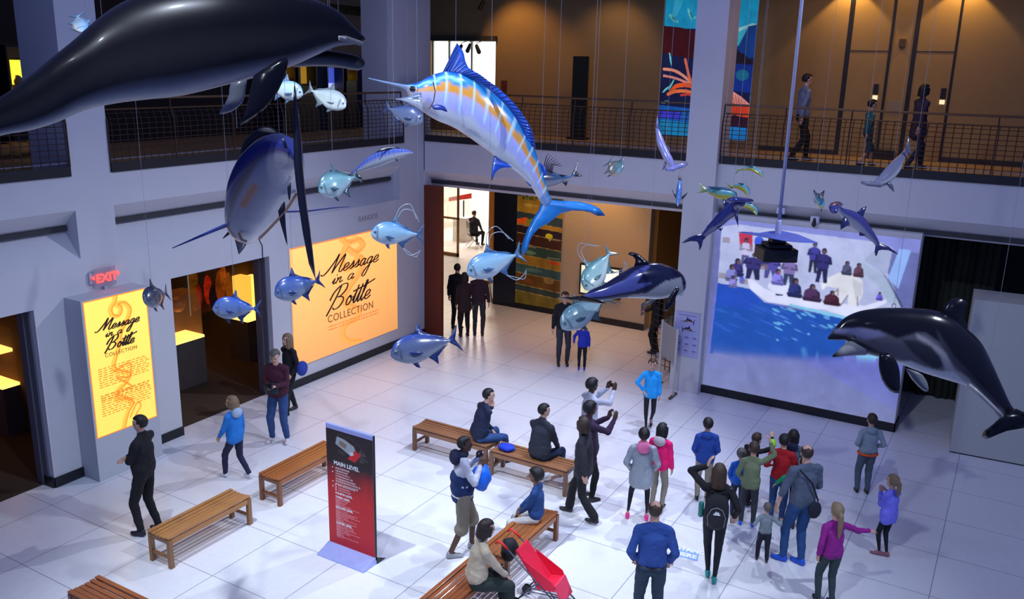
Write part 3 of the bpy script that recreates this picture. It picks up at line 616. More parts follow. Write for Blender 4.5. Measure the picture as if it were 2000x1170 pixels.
# people in the picture
def fig(X, Y, h, c, sk=(120, 90, 90), sit=False, wd=.30, low=None):
    x, y = S(*z3(X, Y)); H = h/3.9/400*1.22; r = H*.075; w2 = H*wd*.5; hr = (44, 38, 54)
    rr.random(); dk = tuple(int(v*.7) for v in c)
    if sit:
        r = H*.11; w2 = H*wd*.75
        q.poly([(x-w2, y+H*.62), (x-w2*.9, y+H*.30), (x-w2*.35, y+H*.17), (x+w2*.4, y+H*.17), (x+w2*.95, y+H*.32), (x+w2*1.1, y+H*.62)], c)
        q.poly([(x-w2*1.2, y+H*.58), (x+w2*1.3, y+H*.58), (x+w2*1.1, y+H*.74), (x-w2*.9, y+H*.74)], dk)
        q.line([(x+w2*.7, y+H*.32), (x+w2*.9, y+H*.5), (x+w2*.1, y+H*.52)], r*.4, dk); q.ell(x, y+r, r, r*1.15, hr); q.ell(x+r*.3, y+r*1.3, r*.62, r*.75, sk); return
    q.poly([(x-w2*.7, y+H*.50), (x-w2*.75, y+H*.96), (x-w2*.25, y+H*.96), (x, y+H*.60), (x+w2*.35, y+H*.96), (x+w2*.85, y+H*.96), (x+w2*.75, y+H*.50)], low or dk)
    q.poly([(x-w2*.75, y+H*.56), (x-w2, y+H*.22), (x-w2*.4, y+H*.15), (x+w2*.4, y+H*.15), (x+w2, y+H*.22), (x+w2*.8, y+H*.56)], c)
    q.line([(x-w2*.9, y+H*.24), (x-w2*1.1, y+H*.40), (x-w2*.3, y+H*.36)], r*.42, dk); q.line([(x+w2*.9, y+H*.24), (x+w2*1.1, y+H*.40), (x+w2*.3, y+H*.38)], r*.42, dk)
    q.ell(x, y+r*.9, r*.9, r*1.15, hr); q.ell(x, y+r*1.2, r*.6, r*.7, sk)
SP([z3(245,215), z3(350,205), z3(350,355), z3(258,345)], (215, 60, 84))
fig(305, 255, 215, (225, 215, 235), low=(100, 96, 140)); fig(830, 285, 225, (76, 74, 160), low=(40, 50, 70)); fig(900, 335, 250, (60, 56, 120), wd=.36)
fig(365, 370, 200, (62, 58, 120), wd=.6); fig(500, 380, 180, (92, 84, 170), wd=.6, low=(90, 86, 150)); fig(640, 400, 215, (150, 130, 180), wd=.42, low=(60, 70, 100)); fig(240, 410, 180, (66, 60, 130), sit=True); fig(195, 455, 170, (150, 150, 210), sit=True); fig(205, 540, 120, (170, 160, 225), sit=True)
fig(548, 490, 160, (160, 150, 240), sit=True, sk=(170, 100, 110)); fig(680, 560, 190, (50, 60, 120), sit=True); fig(810, 605, 170, (90, 56, 92), sit=True, wd=.42); fig(960, 655, 140, (90, 40, 56), sit=True, wd=.45); fig(1075, 430, 130, (90, 96, 120), sit=True); fig(1165, 445, 130, (110, 70, 84), sit=True); fig(1322, 665, 80, (130, 110, 235), sit=True)
q.ell(*S(*z3(400, 280)), .025, .03, (70, 100, 220)); q.ell(*S(*z3(270, 575)), .015, .02, (50, 110, 240))
for X, Y in ((150, 275), (440, 480), (285, 590), (120, 545)): x, y = S(*z3(X, Y)); q.rect(x-.02, y-.02, x+.02, y+.012, (150, 120, 100), .6)
t = thing('projection', 'large picture of a polar bear, ice and sea projected on the right wall', 'projection', (XS, 3.4, .18))
k0, k1 = int(.66*q.h), int(.80*q.h)
for _ in range(60): q.a[k0:k1] = (q.a[k0:k1]+q.a[k0-1:k1-1]+q.a[k0+1:k1+1])/3
for _ in range(2): q.a[1:-1, 1:-1] = (q.a[1:-1, 1:-1]*2+q.a[:-2, 1:-1]+q.a[2:, 1:-1]+q.a[1:-1, :-2]+q.a[1:-1, 2:])/6
q.a *= (1+q.noise(.16, 22, 6))[..., None]
q.build('picture', (XS, Y0, Z0), (XS, Y1, Z0), (XS, Y0, Z1), mat('projected_light', (1,1,1), .8, attr=True, emit=.42, var=.02), t, nrm=(-1, 0, 0), thick=.004)

# ---- script lettering drawn as strokes
GL = {
 'M': (2.0, [[(-.9,.25),(-.55,.05),(-.1,.5),(.55,1.7),(.85,2.55),(.75,1.5),(.55,.1)], [(.55,.1),(1.1,1.3),(1.75,2.35),(1.6,1.3),(1.45,.25),(1.7,.0),(2.0,.3)]]),
 'B': (1.6, [[(-.45,-.55),(-.1,.4),(.3,1.6),(.5,2.45)], [(-.5,1.1),(-.2,1.9),(.5,2.5),(1.2,2.5),(1.25,1.9),(.75,1.35),(.35,1.25),(.95,1.15),(1.2,.7),(.85,.1),(.35,-.05),(.05,.2)]]),
 'e': (.8, [[(0,.3),(.45,.5),(.62,.82),(.4,1.0),(.1,.7),(.08,.2),(.35,0),(.8,.3)]]), 's': (.72, [[(0,.25),(.3,.7),(.45,1.02),(.5,.5),(.4,.08),(.15,.02),(.4,.1),(.72,.3)]]),
 'a': (.95, [[(.62,.85),(.38,1.0),(.1,.65),(.1,.15),(.35,.05),(.6,.5),(.7,.95),(.6,.35),(.68,.05),(.95,.3)]]),
 'g': (.95, [[(.62,.85),(.38,1.0),(.1,.65),(.12,.2),(.4,.15),(.62,.55),(.7,.95),(.5,-.5),(.2,-1.5),(-.15,-1.45),(.0,-.8),(.5,-.1),(.95,.35)]]),
 'i': (.5, [[(0,.3),(.25,.95),(.18,.3),(.25,.02),(.5,.3)], [(.3,1.4),(.36,1.5)]]), 'n': (.9, [[(0,.85),(.12,.95),(.12,.4),(.05,0)], [(.08,.3),(.35,.9),(.52,.9),(.5,.3),(.58,.02),(.9,.3)]]),
 'o': (.8, [[(.35,1.0),(.1,.65),(.1,.15),(.35,0),(.6,.35),(.55,.85),(.35,1.0),(.5,.75),(.8,.75)]]), 't': (.5, [[(0,.3),(.3,1.3),(.42,1.95),(.25,.8),(.2,.15),(.3,0),(.55,.3)]]),
 'l': (.55, [[(0,.3),(.35,1.3),(.5,2.1),(.35,2.15),(.2,1.2),(.15,.2),(.28,0),(.55,.3)]]), ' ': (.6, [])}
def script(s, o, xh, m, parent, shear=.32, r=.07, wid=None):
    """lettering on a plane: o = baseline start, x to the right, z up, xh = x-height in metres"""
    b = MB(); x = 0; vx = xh if wid is None else wid/sum(GL[c][0] for c in s)
    for ch in s:
        wd, st = GL[ch]
        for k in st:
            P = cr(k, 5); pts = []; rr_ = []
            for i, p in enumerate(P):
                X = x+p[0]+p[1]*shear; pts.append(Vector(o)+Vector((X*vx, 0, p[1]*xh)))
                d = P[min(i+1, len(P)-1)]-P[max(i-1, 0)]; rr_.append(xh*r*(.55+.75*abs(d[1])/(np.hypot(*d)+1e-6)))
            vs = []
            b.tube(pts, rr_, 6)
        x += wd
    if s.endswith('tle'):
        P = [(x-2.5, 1.35), (x-1.2, 1.62), (x+.35, 2.1)]; b.tube([Vector(o)+Vector(((p[0]+.4)*vx, 0, p[1]*xh)) for p in cr(P, 4)], xh*r*.9, 6)
    oy = o[1]; b.v = [(v[0], oy+(v[1]-oy)*.25, v[2]) for v in b.v]
    return b.build('script_lettering', m, parent, org=parent.location, smooth=True)
m_ink = mat('dark_ink', (.030, .006, .002), .6); m_ink2 = mat('brown_ink', (.38, .13, .03), .6)
# large lit wall panel
Yp = YL-.035; a = ony(565, 481.7, Yp); c = ony(776.7, 640, Yp); X0, X1, Zt, Zb = a.x, c.x, 3.02, .46
bp_ = thing('wall_sign_panel', 'large orange lit wall sign reading Message in a Bottle Collection', 'sign', (X0, Yp, Zb))
q = Pic(150, 110, (255, 178, 104)); T = q.X; q.a[:] = np.array(lin((255, 176, 100)))*(1-q.Y[..., None]*.25)+np.array(lin((255, 200, 90)))*(.25*(1-q.Y[..., None]))
vine = [(.45,.02),(.50,.06),(.60,.05),(.64,.12),(.56,.16),(.48,.10),(.44,.2),(.47,.28),(.55,.27),(.60,.2),(.64,.28),(.58,.38),(.50,.46),(.44,.55),(.50,.62),(.58,.68),(.56,.76),(.46,.78),(.42,.86),(.48,.94),(.58,.97)]
q.line(cr(vine, 8), .022, (248, 158, 66), .7, asp=.75); q.line(cr([(x+.03, y) for x, y in vine], 8), .008, (235, 140, 50), .6, asp=.75)
q.rect(0, 0, 1, .012, (255, 120, 50)); q.rect(0, 0, .006, 1, (255, 150, 80))
for j in range(2):
    x = .30
    while x < .78: l = .006+.018*((x*977+j*31) % 1); q.rect(x, .745+j*.028, x+l, .755+j*.028, (215, 110, 50)); x += l+.006
q.build('lit_face', (X0, Yp, Zt), (X1, Yp, Zt), (X0, Yp, Zb), mat('lit_amber', (1,1,1), .6, attr=True, emit=.85, var=.02), bp_, nrm=(0, -1, 0), thick=.03)
W = X1-X0; H = Zt-Zb
script('Message', (13.72, Yp-.008, 2.27), .155, m_ink, bp_, wid=1.72, r=.10); script('in a', (13.84, Yp-.008, 2.03), .125, m_ink, bp_, wid=.74, r=.10); script('Bottle', (13.82, Yp-.008, 1.47), .195, m_ink, bp_, wid=1.30, r=.09)
text('COLLECTION', .235, frame((13.69, Yp-.006, 1.20), (1,0,0), (0,0,1)), m_ink2, bp_, sp=1.10)
text('RANGOS', .17, frame(ony(700, 434, YL-.004), (1,0,0), (0,0,1)), mat('faint_letters', (.34, .30, .30), .6), None, name='wall_lettering')
tag(bpy.data.objects['wall_lettering'], 'faint grey capitals on the wall above the large orange sign', 'lettering')
# light box
Yb = YL-.42
a = ony(160.7, 591, Yb); c = ony(306.7, 813, Yb); X0, X1 = a.x, c.x; Zt, Zb = a.z, c.z
lb = thing('light_box', 'tall yellow lit sign box reading Message in a Bottle Collection, by the shop opening', 'sign', (X0, Yb, 0))
MB().box((-.03, 0, 0), (X1-X0+.05, .42, Zt+.02)).build('cabinet', mat('cabinet_paint', (.50, .52, .56), .7, var=.03), lb)
q = Pic(150, 300, (255, 218, 96)); q.a[:] = np.array(lin((255, 214, 92)))*(1-.1*q.Y[..., None])
vine2 = [(.5,.0),(.47,.05),(.40,.09),(.42,.14),(.52,.15),(.56,.10),(.50,.07),(.62,.07),(.70,.13),(.64,.20),(.52,.28),(.47,.38),(.40,.45),(.36,.52),(.46,.56),(.60,.60),(.52,.66),(.38,.70),(.36,.76),(.50,.78),(.60,.83),(.52,.88),(.46,.94),(.42,.99)]
q.line(cr(vine2, 8), .035, (255, 170, 50), .8, asp=2); q.line(cr([(x+.03, y) for x, y in vine2], 8), .012, (255, 130, 30), .8, asp=2)
q.line(cr([(.36,.55),(.62,.52),(.60,.62),(.40,.60),(.62,.70),(.40,.72),(.62,.80)], 8), .014, (255, 120, 24), .8, asp=2); q.line(cr([(.55,.93),(.68,.84),(.74,.87),(.60,.95)], 8), .012, (255, 120, 30), .8, asp=2)
for j in range(22):
    if 9 <= j <= 11: continue
    y = .50+j*.0165; x = .12; r_ = random.Random(j+9)
    while x < (.90 if j not in (8, 21) else .55): l = r_.uniform(.03, .09); q.rect(x, y, x+l, y+.0075, (200, 120, 26)); x += l+.022
q.rect(0, 0, 1, .007, (255, 120, 10)); q.rect(0, .993, 1, 1, (255, 120, 10)); q.rect(0, 0, .014, 1, (255, 120, 10)); q.rect(.986, 0, 1, 1, (255, 120, 10))
q.build('lit_face', (X0, Yb-.004, Zt), (X1, Yb-.004, Zt), (X0, Yb-.004, Zb), mat('lit_yellow', (1,1,1), .6, attr=True, emit=.92, var=.02), lb, nrm=(0, -1, 0), thick=.004)
W = X1-X0; H = Zt-Zb
script('Message', (8.06, Yb-.012, 2.50), .075, m_ink, lb, wid=.72, r=.14); script('in a', (8.14, Yb-.012, 2.385), .06, m_ink, lb, wid=.31, r=.13); script('Bottle', (8.17, Yb-.012, 2.17), .082, m_ink, lb, wid=.48, r=.14)
text('COLLECTION', .088, frame((8.11, Yb-.01, 2.055), (1,0,0), (0,0,1)), m_ink2, lb, sp=1.12)
# exit sign
p = ony(205, 541, YL-.06); t = thing('exit_sign', 'red lit EXIT sign above the yellow light box', 'exit sign', p)
MB().box((-.20, 0, -.15), (.20, .012, .16)).build('panel', mat('exit_acrylic', (.45, .42, .50), .2, alpha=.45), t)
MB().box((-.26, .02, -.08), (-.17, .06, .10)).build('bracket', mat('exit_bracket', (.45, .47, .55), .4), t); MB().box((-.03, -.01, -.24), (.03, .05, -.15)).build('mount', mat('exit_bracket', (.4,.4,.4)), t)
text('EXIT', .19, frame(p+Vector((-.165, -.006, -.07)), (1,0,0), (0,0,1)), mat('exit_red', (1, .05, .04), .5, emit=3.0), t, bold=.006, ext=.003)
b = MB().prism([(-.19,-.01,-.02), (-.24,-.01,.02), (-.19,-.01,.06)][::-1], (0,.008,0)).prism([(.22,-.01,-.02), (.27,-.01,.02), (.22,-.01,.06)], (0,.008,0)); b.build('arrow', mat('exit_red', (1,0,0)), t)

# ---- shop displays seen through the left openings
m_lit = mat('case_lit', (1.0, .55, .12), .5, emit=2.2, var=.08); m_case = mat('case_glass', (.8, .45, .15), .1, alpha=.22); m_ped = mat('pedestal_grey', (.10, .08, .07), .8)
def shopcase(label, px_, py_, hz, w_, d_, glass=1.0, Y=None):
    p = onz(px_, py_, hz); t = thing('shop_display_case', label, 'display case', (p.x, p.y, 0))
    MB().box((-w_/2, -d_/2, 0), (w_/2, d_/2, hz-.05)).build('pedestal', m_ped, t); MB().box((-w_/2, -d_/2, hz-.05), (w_/2, d_/2, hz)).build('lit_deck', m_lit, t)
    if glass: MB().box((-w_/2+.02, -d_/2+.02, hz), (w_/2-.02, d_/2-.02, hz+glass)).build('glass_hood', m_case, t)
    return t
t = shopcase('glass shop case with glowing deck, left side of the second opening', 352, 657, 1.05, .75, .6, .95)
tag(MB().ell(t.location+Vector((0, 0, 1.75)), (.16, .16, .17), 12).build('orange_jar', mat('jar_orange', (.5, .16, .03), .4), smooth=True), 'round orange jar inside the left glass shop case', 'jar')
shopcase('low pedestal with glowing deck at the right of the second opening', 488, 615, 1.0, .7, .6, .0)
t = shopcase('glowing two-shelf case in the far left opening', 30, 735, .95, .9, .7, 1.0)
MB().box((-.43, -.25, 1.52), (.43, .33, 1.58)).build('upper_lit_deck', m_lit, t)
YD = 18.2
for nm, lb, x0, y0, x1, y1, c, e in (('amber_cabinet', 'tall glowing amber cabinet at the back of the shop', 458, 540, 478, 595, (.95, .50, .06), 1.1), ('amber_cabinet', 'second glowing amber cabinet beside the dark jamb', 481, 540, 499, 585, (1, .6, .1), 1.5),):
    a = ony(x0, y0, YD); c_ = ony(x1, y1, YD); tag(MB().box((a.x, YD-.3, 0), (c_.x, YD+.1, a.z)).build(nm, mat('amber_%d' % x0, c, .5, emit=e, var=.3, scale=5)), lb, 'cabinet')
q = Pic(80, 50, (60, 26, 10)); 
for x, y, rx, ry, c in ((.1,.4,.12,.5,(120,70,14)),(.3,.3,.1,.3,(40,26,20)),(.42,.5,.1,.35,(190,40,14)),(.55,.7,.12,.3,(30,16,24)),(.60,.15,.1,.2,(60,40,20)),(.72,.5,.12,.4,(150,64,16)),(.8,.3,.08,.3,(190,90,20)),(.2,.6,.07,.3,(150,30,14)),(.92,.6,.08,.4,(170,84,16))): q.ell(x, y, rx, ry, c)
q.a *= (1+q.noise(1.0, 9, 3))[..., None]
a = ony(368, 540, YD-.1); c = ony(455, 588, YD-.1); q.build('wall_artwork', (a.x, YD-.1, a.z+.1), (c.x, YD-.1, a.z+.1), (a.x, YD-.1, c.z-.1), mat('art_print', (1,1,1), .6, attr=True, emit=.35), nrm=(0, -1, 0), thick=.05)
tag(bpy.data.objects['wall_artwork'], 'colourful red and brown artwork across the back wall of the shop', 'artwork')
# small fixtures on the right beam
for lb, x, y in (('small white fixture on the beam behind the projector pole', 1527, 411), ('small white fixture on the beam under the front facing mahi', 1593, 428)):
    p = onx(x, y, XR+.05); t = thing('beam_fixture', lb, 'fixture', p); MB().box((-.10, -.08, -.06), (0, .08, .06)).build('housing', mat('fixture_white', (.6, .6, .72), .5), t, bevel=.01); MB().cap((-.08, 0, .02), .03, (-.12, 0, -.10), .04, 8).build('lens', m_black, t, smooth=True)
# floor decal
o_ = onz(1322, 1082, .002); b = MB(); P = [onz(1318, 1068, .001), onz(1366, 1080, .001), onz(1362, 1096, .001), onz(1314, 1084, .001)]; t = thing('floor_sticker', 'light blue floor sticker reading STAND HERE', 'sticker', P[3])
b.prism([p_-P[3] for p_ in P][::-1], (0, 0, .002)).build('base', mat('sticker_blue', (.24, .42, .85), .5), t)
xd = (P[2]-P[3]).normalized(); yd = (P[0]-P[3]).normalized()
text('STAND', .13, frame(P[3]+xd*.03+yd*.19+Vector((0,0,.004)), xd, yd), mat('sticker_white', (.85, .87, .9), .5), t, bold=.006); text('HERE', .13, frame(P[3]+xd*.03+yd*.04+Vector((0,0,.004)), xd, yd), mat('sticker_white', (1,1,1)), t, bold=.006)
# ================================================================== hanging sculptures
def V3(p): return Vector(p)
m_wire = mat('steel_wire', (.40, .42, .47), .3, metal=.6)
def smooth_sections(secs, per=6):
    """secs: (top xyz, bottom xyz, width ratio) -> resampled"""
    arr = [np.array([*s[0], *s[1], s[2]]) for s in secs]; return cr(arr, per)
def loft(b, secs, per=6, n=20, colf=None, pw=1.0, u0=0.0, u1=1.0, colp=None):
    S_ = smooth_sections(secs, per); K = len(S_); vs = []; cs = []
    C_ = [Vector((s[:3]+s[3:6])/2) for s in S_]
    for i, s in enumerate(S_):
        T = Vector(s[:3]); B = Vector(s[3:6]); up = T-B; h = up.length/2
        if h < 1e-5: up = Vector((0,0,1)); h = 1e-4
        up = up.normalized(); t = (C_[min(i+1, K-1)]-C_[max(i-1, 0)]); t = t.normalized() if t.length > 1e-6 else Vector((1,0,0))
        sd = t.cross(up); sd = sd.normalized() if sd.length > 1e-4 else t.orthogonal().normalized(); wv = h*s[6]
        for j in range(n):
            th = 2*PI*j/n; cz, sx_ = math.cos(th), math.sin(th)
            vs.append(C_[i]+up*cz*h+sd*(abs(sx_)**pw)*math.copysign(1, sx_)*wv)
            cs.append(colp(vs[-1]) if colp else colf(u0+(u1-u0)*i/(K-1), cz, sx_) if colf else (1,1,1.0001))
    fs = [(i*n+j, i*n+(j+1)%n, (i+1)*n+(j+1)%n, (i+1)*n+j) for i in range(K-1) for j in range(n)]
    fs += [tuple(range(n-1,-1,-1)), tuple((K-1)*n+j for j in range(n))]
    b.add(vs, fs, cs); return S_
def P2(L, D):
    out = []
    for p in L: out.append(at(p[0], p[1], D+(p[2] if len(p) > 2 else 0)))
    return out
def finmesh(b, pts, thick):
    """plate with a rounded, thinner rim: pts are 3d points of the outline"""
    n = len(pts); c = sum(pts, Vector())/n; nrm = Vector()
    for i in range(n): nrm += (pts[i]-c).cross(pts[(i+1)%n]-c)
    nrm.normalize()
    ins = [p+(c-p)*.16 for p in pts]; A_ = [p+nrm*thick/2 for p in ins]; B_ = [p-nrm*thick/2 for p in ins]
    vs = list(pts)+A_+B_
    fs = [(i, (i+1)%n, n+(i+1)%n, n+i) for i in range(n)]+[(i, 2*n+i, 2*n+(i+1)%n, (i+1)%n) for i in range(n)]
    from mathutils.geometry import tessellate_polygon
    for tri in tessellate_polygon([A_]): 
        fs.append((n+tri[0], n+tri[1], n+tri[2])); fs.append((2*n+tri[2], 2*n+tri[1], 2*n+tri[0]))
    b.add(vs, fs)
def fin(t, name, L, D, m, thick=.014, k=4, closed_smooth=True, label=None):
    L = [tuple(p)+(0,)*(3-len(p)) for p in L]
    P = P2(L, D) if k <= 1 else None
    if k > 1:
        Q = L+[L[0]]; out = cr(Q, k)[:-1]; P = P2([tuple(x) for x in out], D)
    b = MB(); finmesh(b, P, thick); o = b.build(name, m, t, org=t.location, smooth=True); bmx = bmesh.new(); bmx.from_mesh(o.data); bmesh.ops.recalc_face_normals(bmx, faces=bmx.faces); bmx.to_mesh(o.data); bmx.free()
    if label: o['label'] = label
    return o
def wires(t, L, D, z=12.9, r=.0013):
    for x, y in L:
        p = at(x, y, D); MB().tube([p-Vector(t.location), Vector((p.x, p.y, z))-Vector(t.location)], r, 5).build('wire', m_wire, t)
def bodyof(t):
    return [c for c in t.children if c.name.startswith('body')][0]
def eye(t, x, y, D, r, m, side=0):
    p = at(x, y, D); MB().ell(p, (r, r, r), 10).build('eye', m, bodyof(t), org=t.location, smooth=True)
m_eye = mat('glass_eye', (.01, .01, .012), .05, coat=1.0)
def gloss(name, **k): return mat(name, (1,1,1), k.pop('rough', .25), attr=True, coat=k.pop('coat', .8), spec=k.pop('spec', .5), var=k.pop('var', .1), scale=k.pop('scale', 25), **k)
def secsD(L, D0, D1, w, w2=None):
    out = []; K = len(L)
    for i, s in enumerate(L):
        f = i/(K-1); D = D0+(D1-D0)*f; wr = w if not callable(w) else w(f)
        out.append((at(s[0], s[1], D), at(s[2], s[3], D), wr))
    return out
def lerp(a, b, t): t = max(0, min(1, t)); return tuple(a[i]+(b[i]-a[i])*t for i in range(3))
def sst(a, b, x): t = max(0, min(1, (x-a)/(b-a))); return t*t*(3-2*t)

def paintmap(x0, y0, x1, y1, polys, bg, blur=3, ss=1.0):
    """side paint of a model: soft edged patches laid out on its flank"""
    q = Pic(int((x1-x0)*ss), int((y1-y0)*ss), bg)
    for P, c in polys: q.poly([((x-x0)/(x1-x0), (y-y0)/(y1-y0)) for x, y in P], c)
    a = q.a
    for _ in range(blur):
        a = (a+np.roll(a, 1, 0)+np.roll(a, -1, 0)+np.roll(a, 1, 1)+np.roll(a, -1, 1))/5
    def f(p):
        x, y = proj(p); i = int(min(max((x-x0)*ss, 0), a.shape[1]-1)); j = int(min(max((y-y0)*ss, 0), a.shape[0]-1)); return tuple(a[j, i])
    return f
# ---------------------------------------------------------------- striped marlin
t = thing('striped_marlin', 'large blue marlin with orange stripe and pale bars, hanging in the centre', 'marlin', at(950, 240, 8.6))
S_ = [(720,152.2,720,153.6), (745,157,745,160.5), (772,162,772,167.5), (795,165,792,175), (806,163,802,192), (820,159,812,207), (840,148,834,223), (865,140.5,856,236), (893,140.5,885,248), (922,150,910,263), (952,169,932,279), (984,197,953,294), (1011,229,974,311), (1030,263,995,326), (1044,292,1015,341), (1054,320,1032,358), (1063,348,1045,376), (1070,374,1054,392), (1077,388,1062,404)]
def marlin_c(u, cz, sx_):
    bx = [(0,.0)]; dark = (.01, .04, .32); cy = (.02, .26, .62); lt = (.35, .72, .85); og = (.75, .33, .03); lav = (.42, .45, .85); wh = (.62, .66, .72)
    if u < .17: return lerp((.03,.10,.30), (.30,.42,.60), sst(.9,-.2,cz))
    e = cz + .06*math.sin(u*60)
    c = lerp(dark, cy, sst(1.0,.72,e)); c = lerp(c, lt, sst(.78,.70,e)*sst(.52,.66,e)) if u < .45 else c
    c = lerp(c, cy, 0); o0 = .42 if u > .3 else .34
    c = lerp(c, og, sst(o0+.06, o0-.02, e)); c = lerp(c, lav, sst(.12, .02, e)); c = lerp(c, wh, sst(-.35, -.7, e))
    if u < .33: c = lerp(c, (.50,.40,.35), .35 if e < .3 else 0)
    k = (u-.345)/.052; f = abs(k-round(k))
    if u > .33 and f < .11 and e > -.55+.3*u: c = lerp(c, (.55,.85,.90), .85*sst(.11,.04,f))
    if u > .93: c = lerp(c, cy, .6)
    return c
b = MB(); loft(b, secsD(S_, 8.1, 9.0, lambda f: .95 if f < .2 else .52), 9, 40, marlin_c)
def lowjaw(u, cz, sx_): return lerp((.10,.14,.25), (.6,.65,.75), sst(.3,-.6,cz))
loft(b, secsD([(773,193,773,194.5), (788,190.5,788,197), (803,187,805,205), (822,180,825,218)], 8.1, 8.15, .6), 5, 16, lowjaw)
b.build('body', gloss('marlin_paint', rough=.22, coat=1.0), t, org=t.location, smooth=True)
m_mfin = mat('marlin_fin_blue', (.012, .09, .55), .3, coat=.6, var=.3, scale=40); m_mfin2 = mat('marlin_tail_blue', (.02, .22, .62), .3, coat=.8, var=.2)
df = fin(t, 'dorsal_fin', [(864,141), (878,113), (893,83.5), (899,107), (912,130), (937,145), (958,161), (976,174), (1007,205), (1030,237), (1042,264), (1046,292), (1040,285), (1028,262), (1009,229), (983,199), (951,171), (922,152), (892,142)], 8.45, m_mfin, .012, 2)
b = MB()
for i in range(34):
    f = i/33; base = cr([(866,140), (892,141), (922,151), (951,170), (983,198), (1009,228), (1028,261), (1041,286)], 8); tip = cr([(893,84), (898,106), (912,130), (937,145), (958,161), (976,174), (1007,205), (1030,237), (1042,264), (1046,290)], 8)
    p0 = base[int(f*(len(base)-1))]; p1 = tip[min(len(tip)-1, int((f**.8)*(len(tip)-1)))]
    b = MB(); b.tube([at(p0[0], p0[1], 8.44), at(p1[0], p1[1], 8.44)], .0045, 4); b.build('fin_ray', mat('marlin_ray', (.004, .02, .16), .4), df, org=t.location)
fin(t, 'anal_fin', [(965,304), (961,330), (959.5,354), (965,340), (976,330), (988,327), (1000,327), (990,319), (978,312)], 8.7, m_mfin, .012, 2)
fin(t, 'second_dorsal_fin', [(1053,318), (1062,323), (1067,336), (1061,346), (1056,334)], 8.9, m_mfin, .01, 2); fin(t, 'second_anal_fin', [(1026,346), (1028,356), (1036,364), (1040,360), (1034,350)], 8.85, m_mfin, .01, 2)
fin(t, 'pectoral_fin', [(842,206), (856,204), (868,208), (874,219), (862,215), (848,214)], 7.93, mat('marlin_pectoral', (.01,.03,.25), .3, coat=.5), .012, 2)
fin(t, 'tail_fin', [(1066,378), (1077,391), (1095,392), (1113,392), (1133,394), (1152,398), (1170,406), (1183,421), (1168,413), (1150,409), (1124,408), (1098,415), (1078,430), (1068,438), (1055,444), (1046,450), (1034,463), (1026,478), (1019,503), (1017,490), (1021,472), (1029,450), (1041,427), (1052,410), (1058,392)], 9.0, m_mfin2, .035, 1)
eye(t, 806, 174, 8.03, .030, m_eye); b = MB().tube(P2([(846,160), (850,178), (847,198), (838,213)], 7.93), .006, 5); b.build('gill_edge', mat('gill_red', (.10,.02,.03), .5), bodyof(t), org=t.location)
wires(t, [(890, 84)], 8.45); wires(t, [(1056, 318)], 8.9)

# ---------------------------------------------------------------- sailfish seen from its head end
t = thing('curled_sailfish', 'silver and dark blue billfish arched towards its huge dark tail, upper left', 'sailfish', at(520, 370, 5.6))
def sail_c(u, cz, sx_):
    c = lerp((.03,.035,.20), (.20,.13,.06), sst(.62,.45,cz)); c = lerp(c, (.44,.42,.41), sst(.38,.2,cz)); c = lerp(c, (.62,.60,.60), sst(-.2,-.7,cz))
    if u > .45: c = lerp(c, (.03,.05,.30), .55*sst(.45,.7,u)*sst(-.2,.4,cz))
    if abs(cz+.02-.5*(u-.4)) < .035 and .22 < u < .55: c = (.65,.28,.08)
    if .0 < u < .12: c = lerp(c, (.40,.36,.32), .5)
    return c
L = [(457,432,466,440), (450,428,478,462), (446,418,492,474), (445,396,512,462), (448,362,536,440), (457,330,560,412), (474,300,578,386), (499,276,585,362), (528,262,584,346), (553,266,581,336), (569,282,580,331), (577,302,582,330), (581,314,585,332)]
b = MB(); loft(b, secsD(L, 6.1, 4.75, lambda f: .62 if f < .8 else .5), 8, 32, sail_c)
b.tube([at(462,432,6.1), at(420,449,5.85), at(337,484.5,5.4)], [.020, .013, .003], 8)
b.c[-24:] = [(.05,.09,.40)]*24
b.build('body', gloss('sailfish_paint', rough=.3, coat=.7), t, org=t.location, smooth=True)
b = MB(); loft(b, secsD([(466,495,467,497), (461,478,476,486), (457,458,486,470), (462,446,490,462)], 5.95, 6.1, .5), 5, 14, lambda u, cz, s: lerp((.10,.10,.12), (.32,.30,.28), u)); b.build('lower_jaw', gloss('sailfish_paint'), t, org=t.location, smooth=True)
m_dk = mat('fin_near_black', (.006, .007, .018), .35, coat=.5); m_dk2 = mat('sail_membrane', (.012, .016, .03), .5)
fin(t, 'dorsal_sail', [(470,302), (475,280), (490,262), (508,250), (524,248), (536,252), (545,262), (528,262), (503,272), (484,288)], 5.5, m_dk2, .012, 2)
fin(t, 'tail_fin', [(575,155), (582,210), (588,267), (591,328), (598,400), (608,470), (617,548), (603,515), (592,460), (583,400), (577,350), (574,318), (573,267), (572,210)], 4.7, m_dk, .045, 1)
fin(t, 'pelvic_fin', [(543,412), (556,393), (557,420), (559,450), (561.5,481), (553,455), (546,430)], 5.35, m_dk, .014, 2); fin(t, 'anal_fin', [(561,365), (568,356), (568,375), (566,394), (562,380)], 4.95, m_dk, .012, 2)
fin(t, 'pectoral_fin', [(451,417), (460,405), (467,396), (469,412), (478,425), (492,440), (500,446), (495,452), (480,440), (466,424)], 5.78, m_dk, .014, 1); fin(t, 'pectoral_fin', [(450,448), (443,455), (434,467), (441,463), (452,455)], 6.2, m_dk, .012, 2)
MB().tube(P2([(505,466), (512,480), (513,503)], 5.8), .004, 5).build('barbel', m_dk, t, org=t.location)
MB().tube(P2([(560,413), (600,412), (650,406), (684,403.5)], 6.2), [.010,.009,.006,.003], 6).build('far_pectoral_fin', mat('lilac_fin', (.06,.06,.22), .4), t, org=t.location)
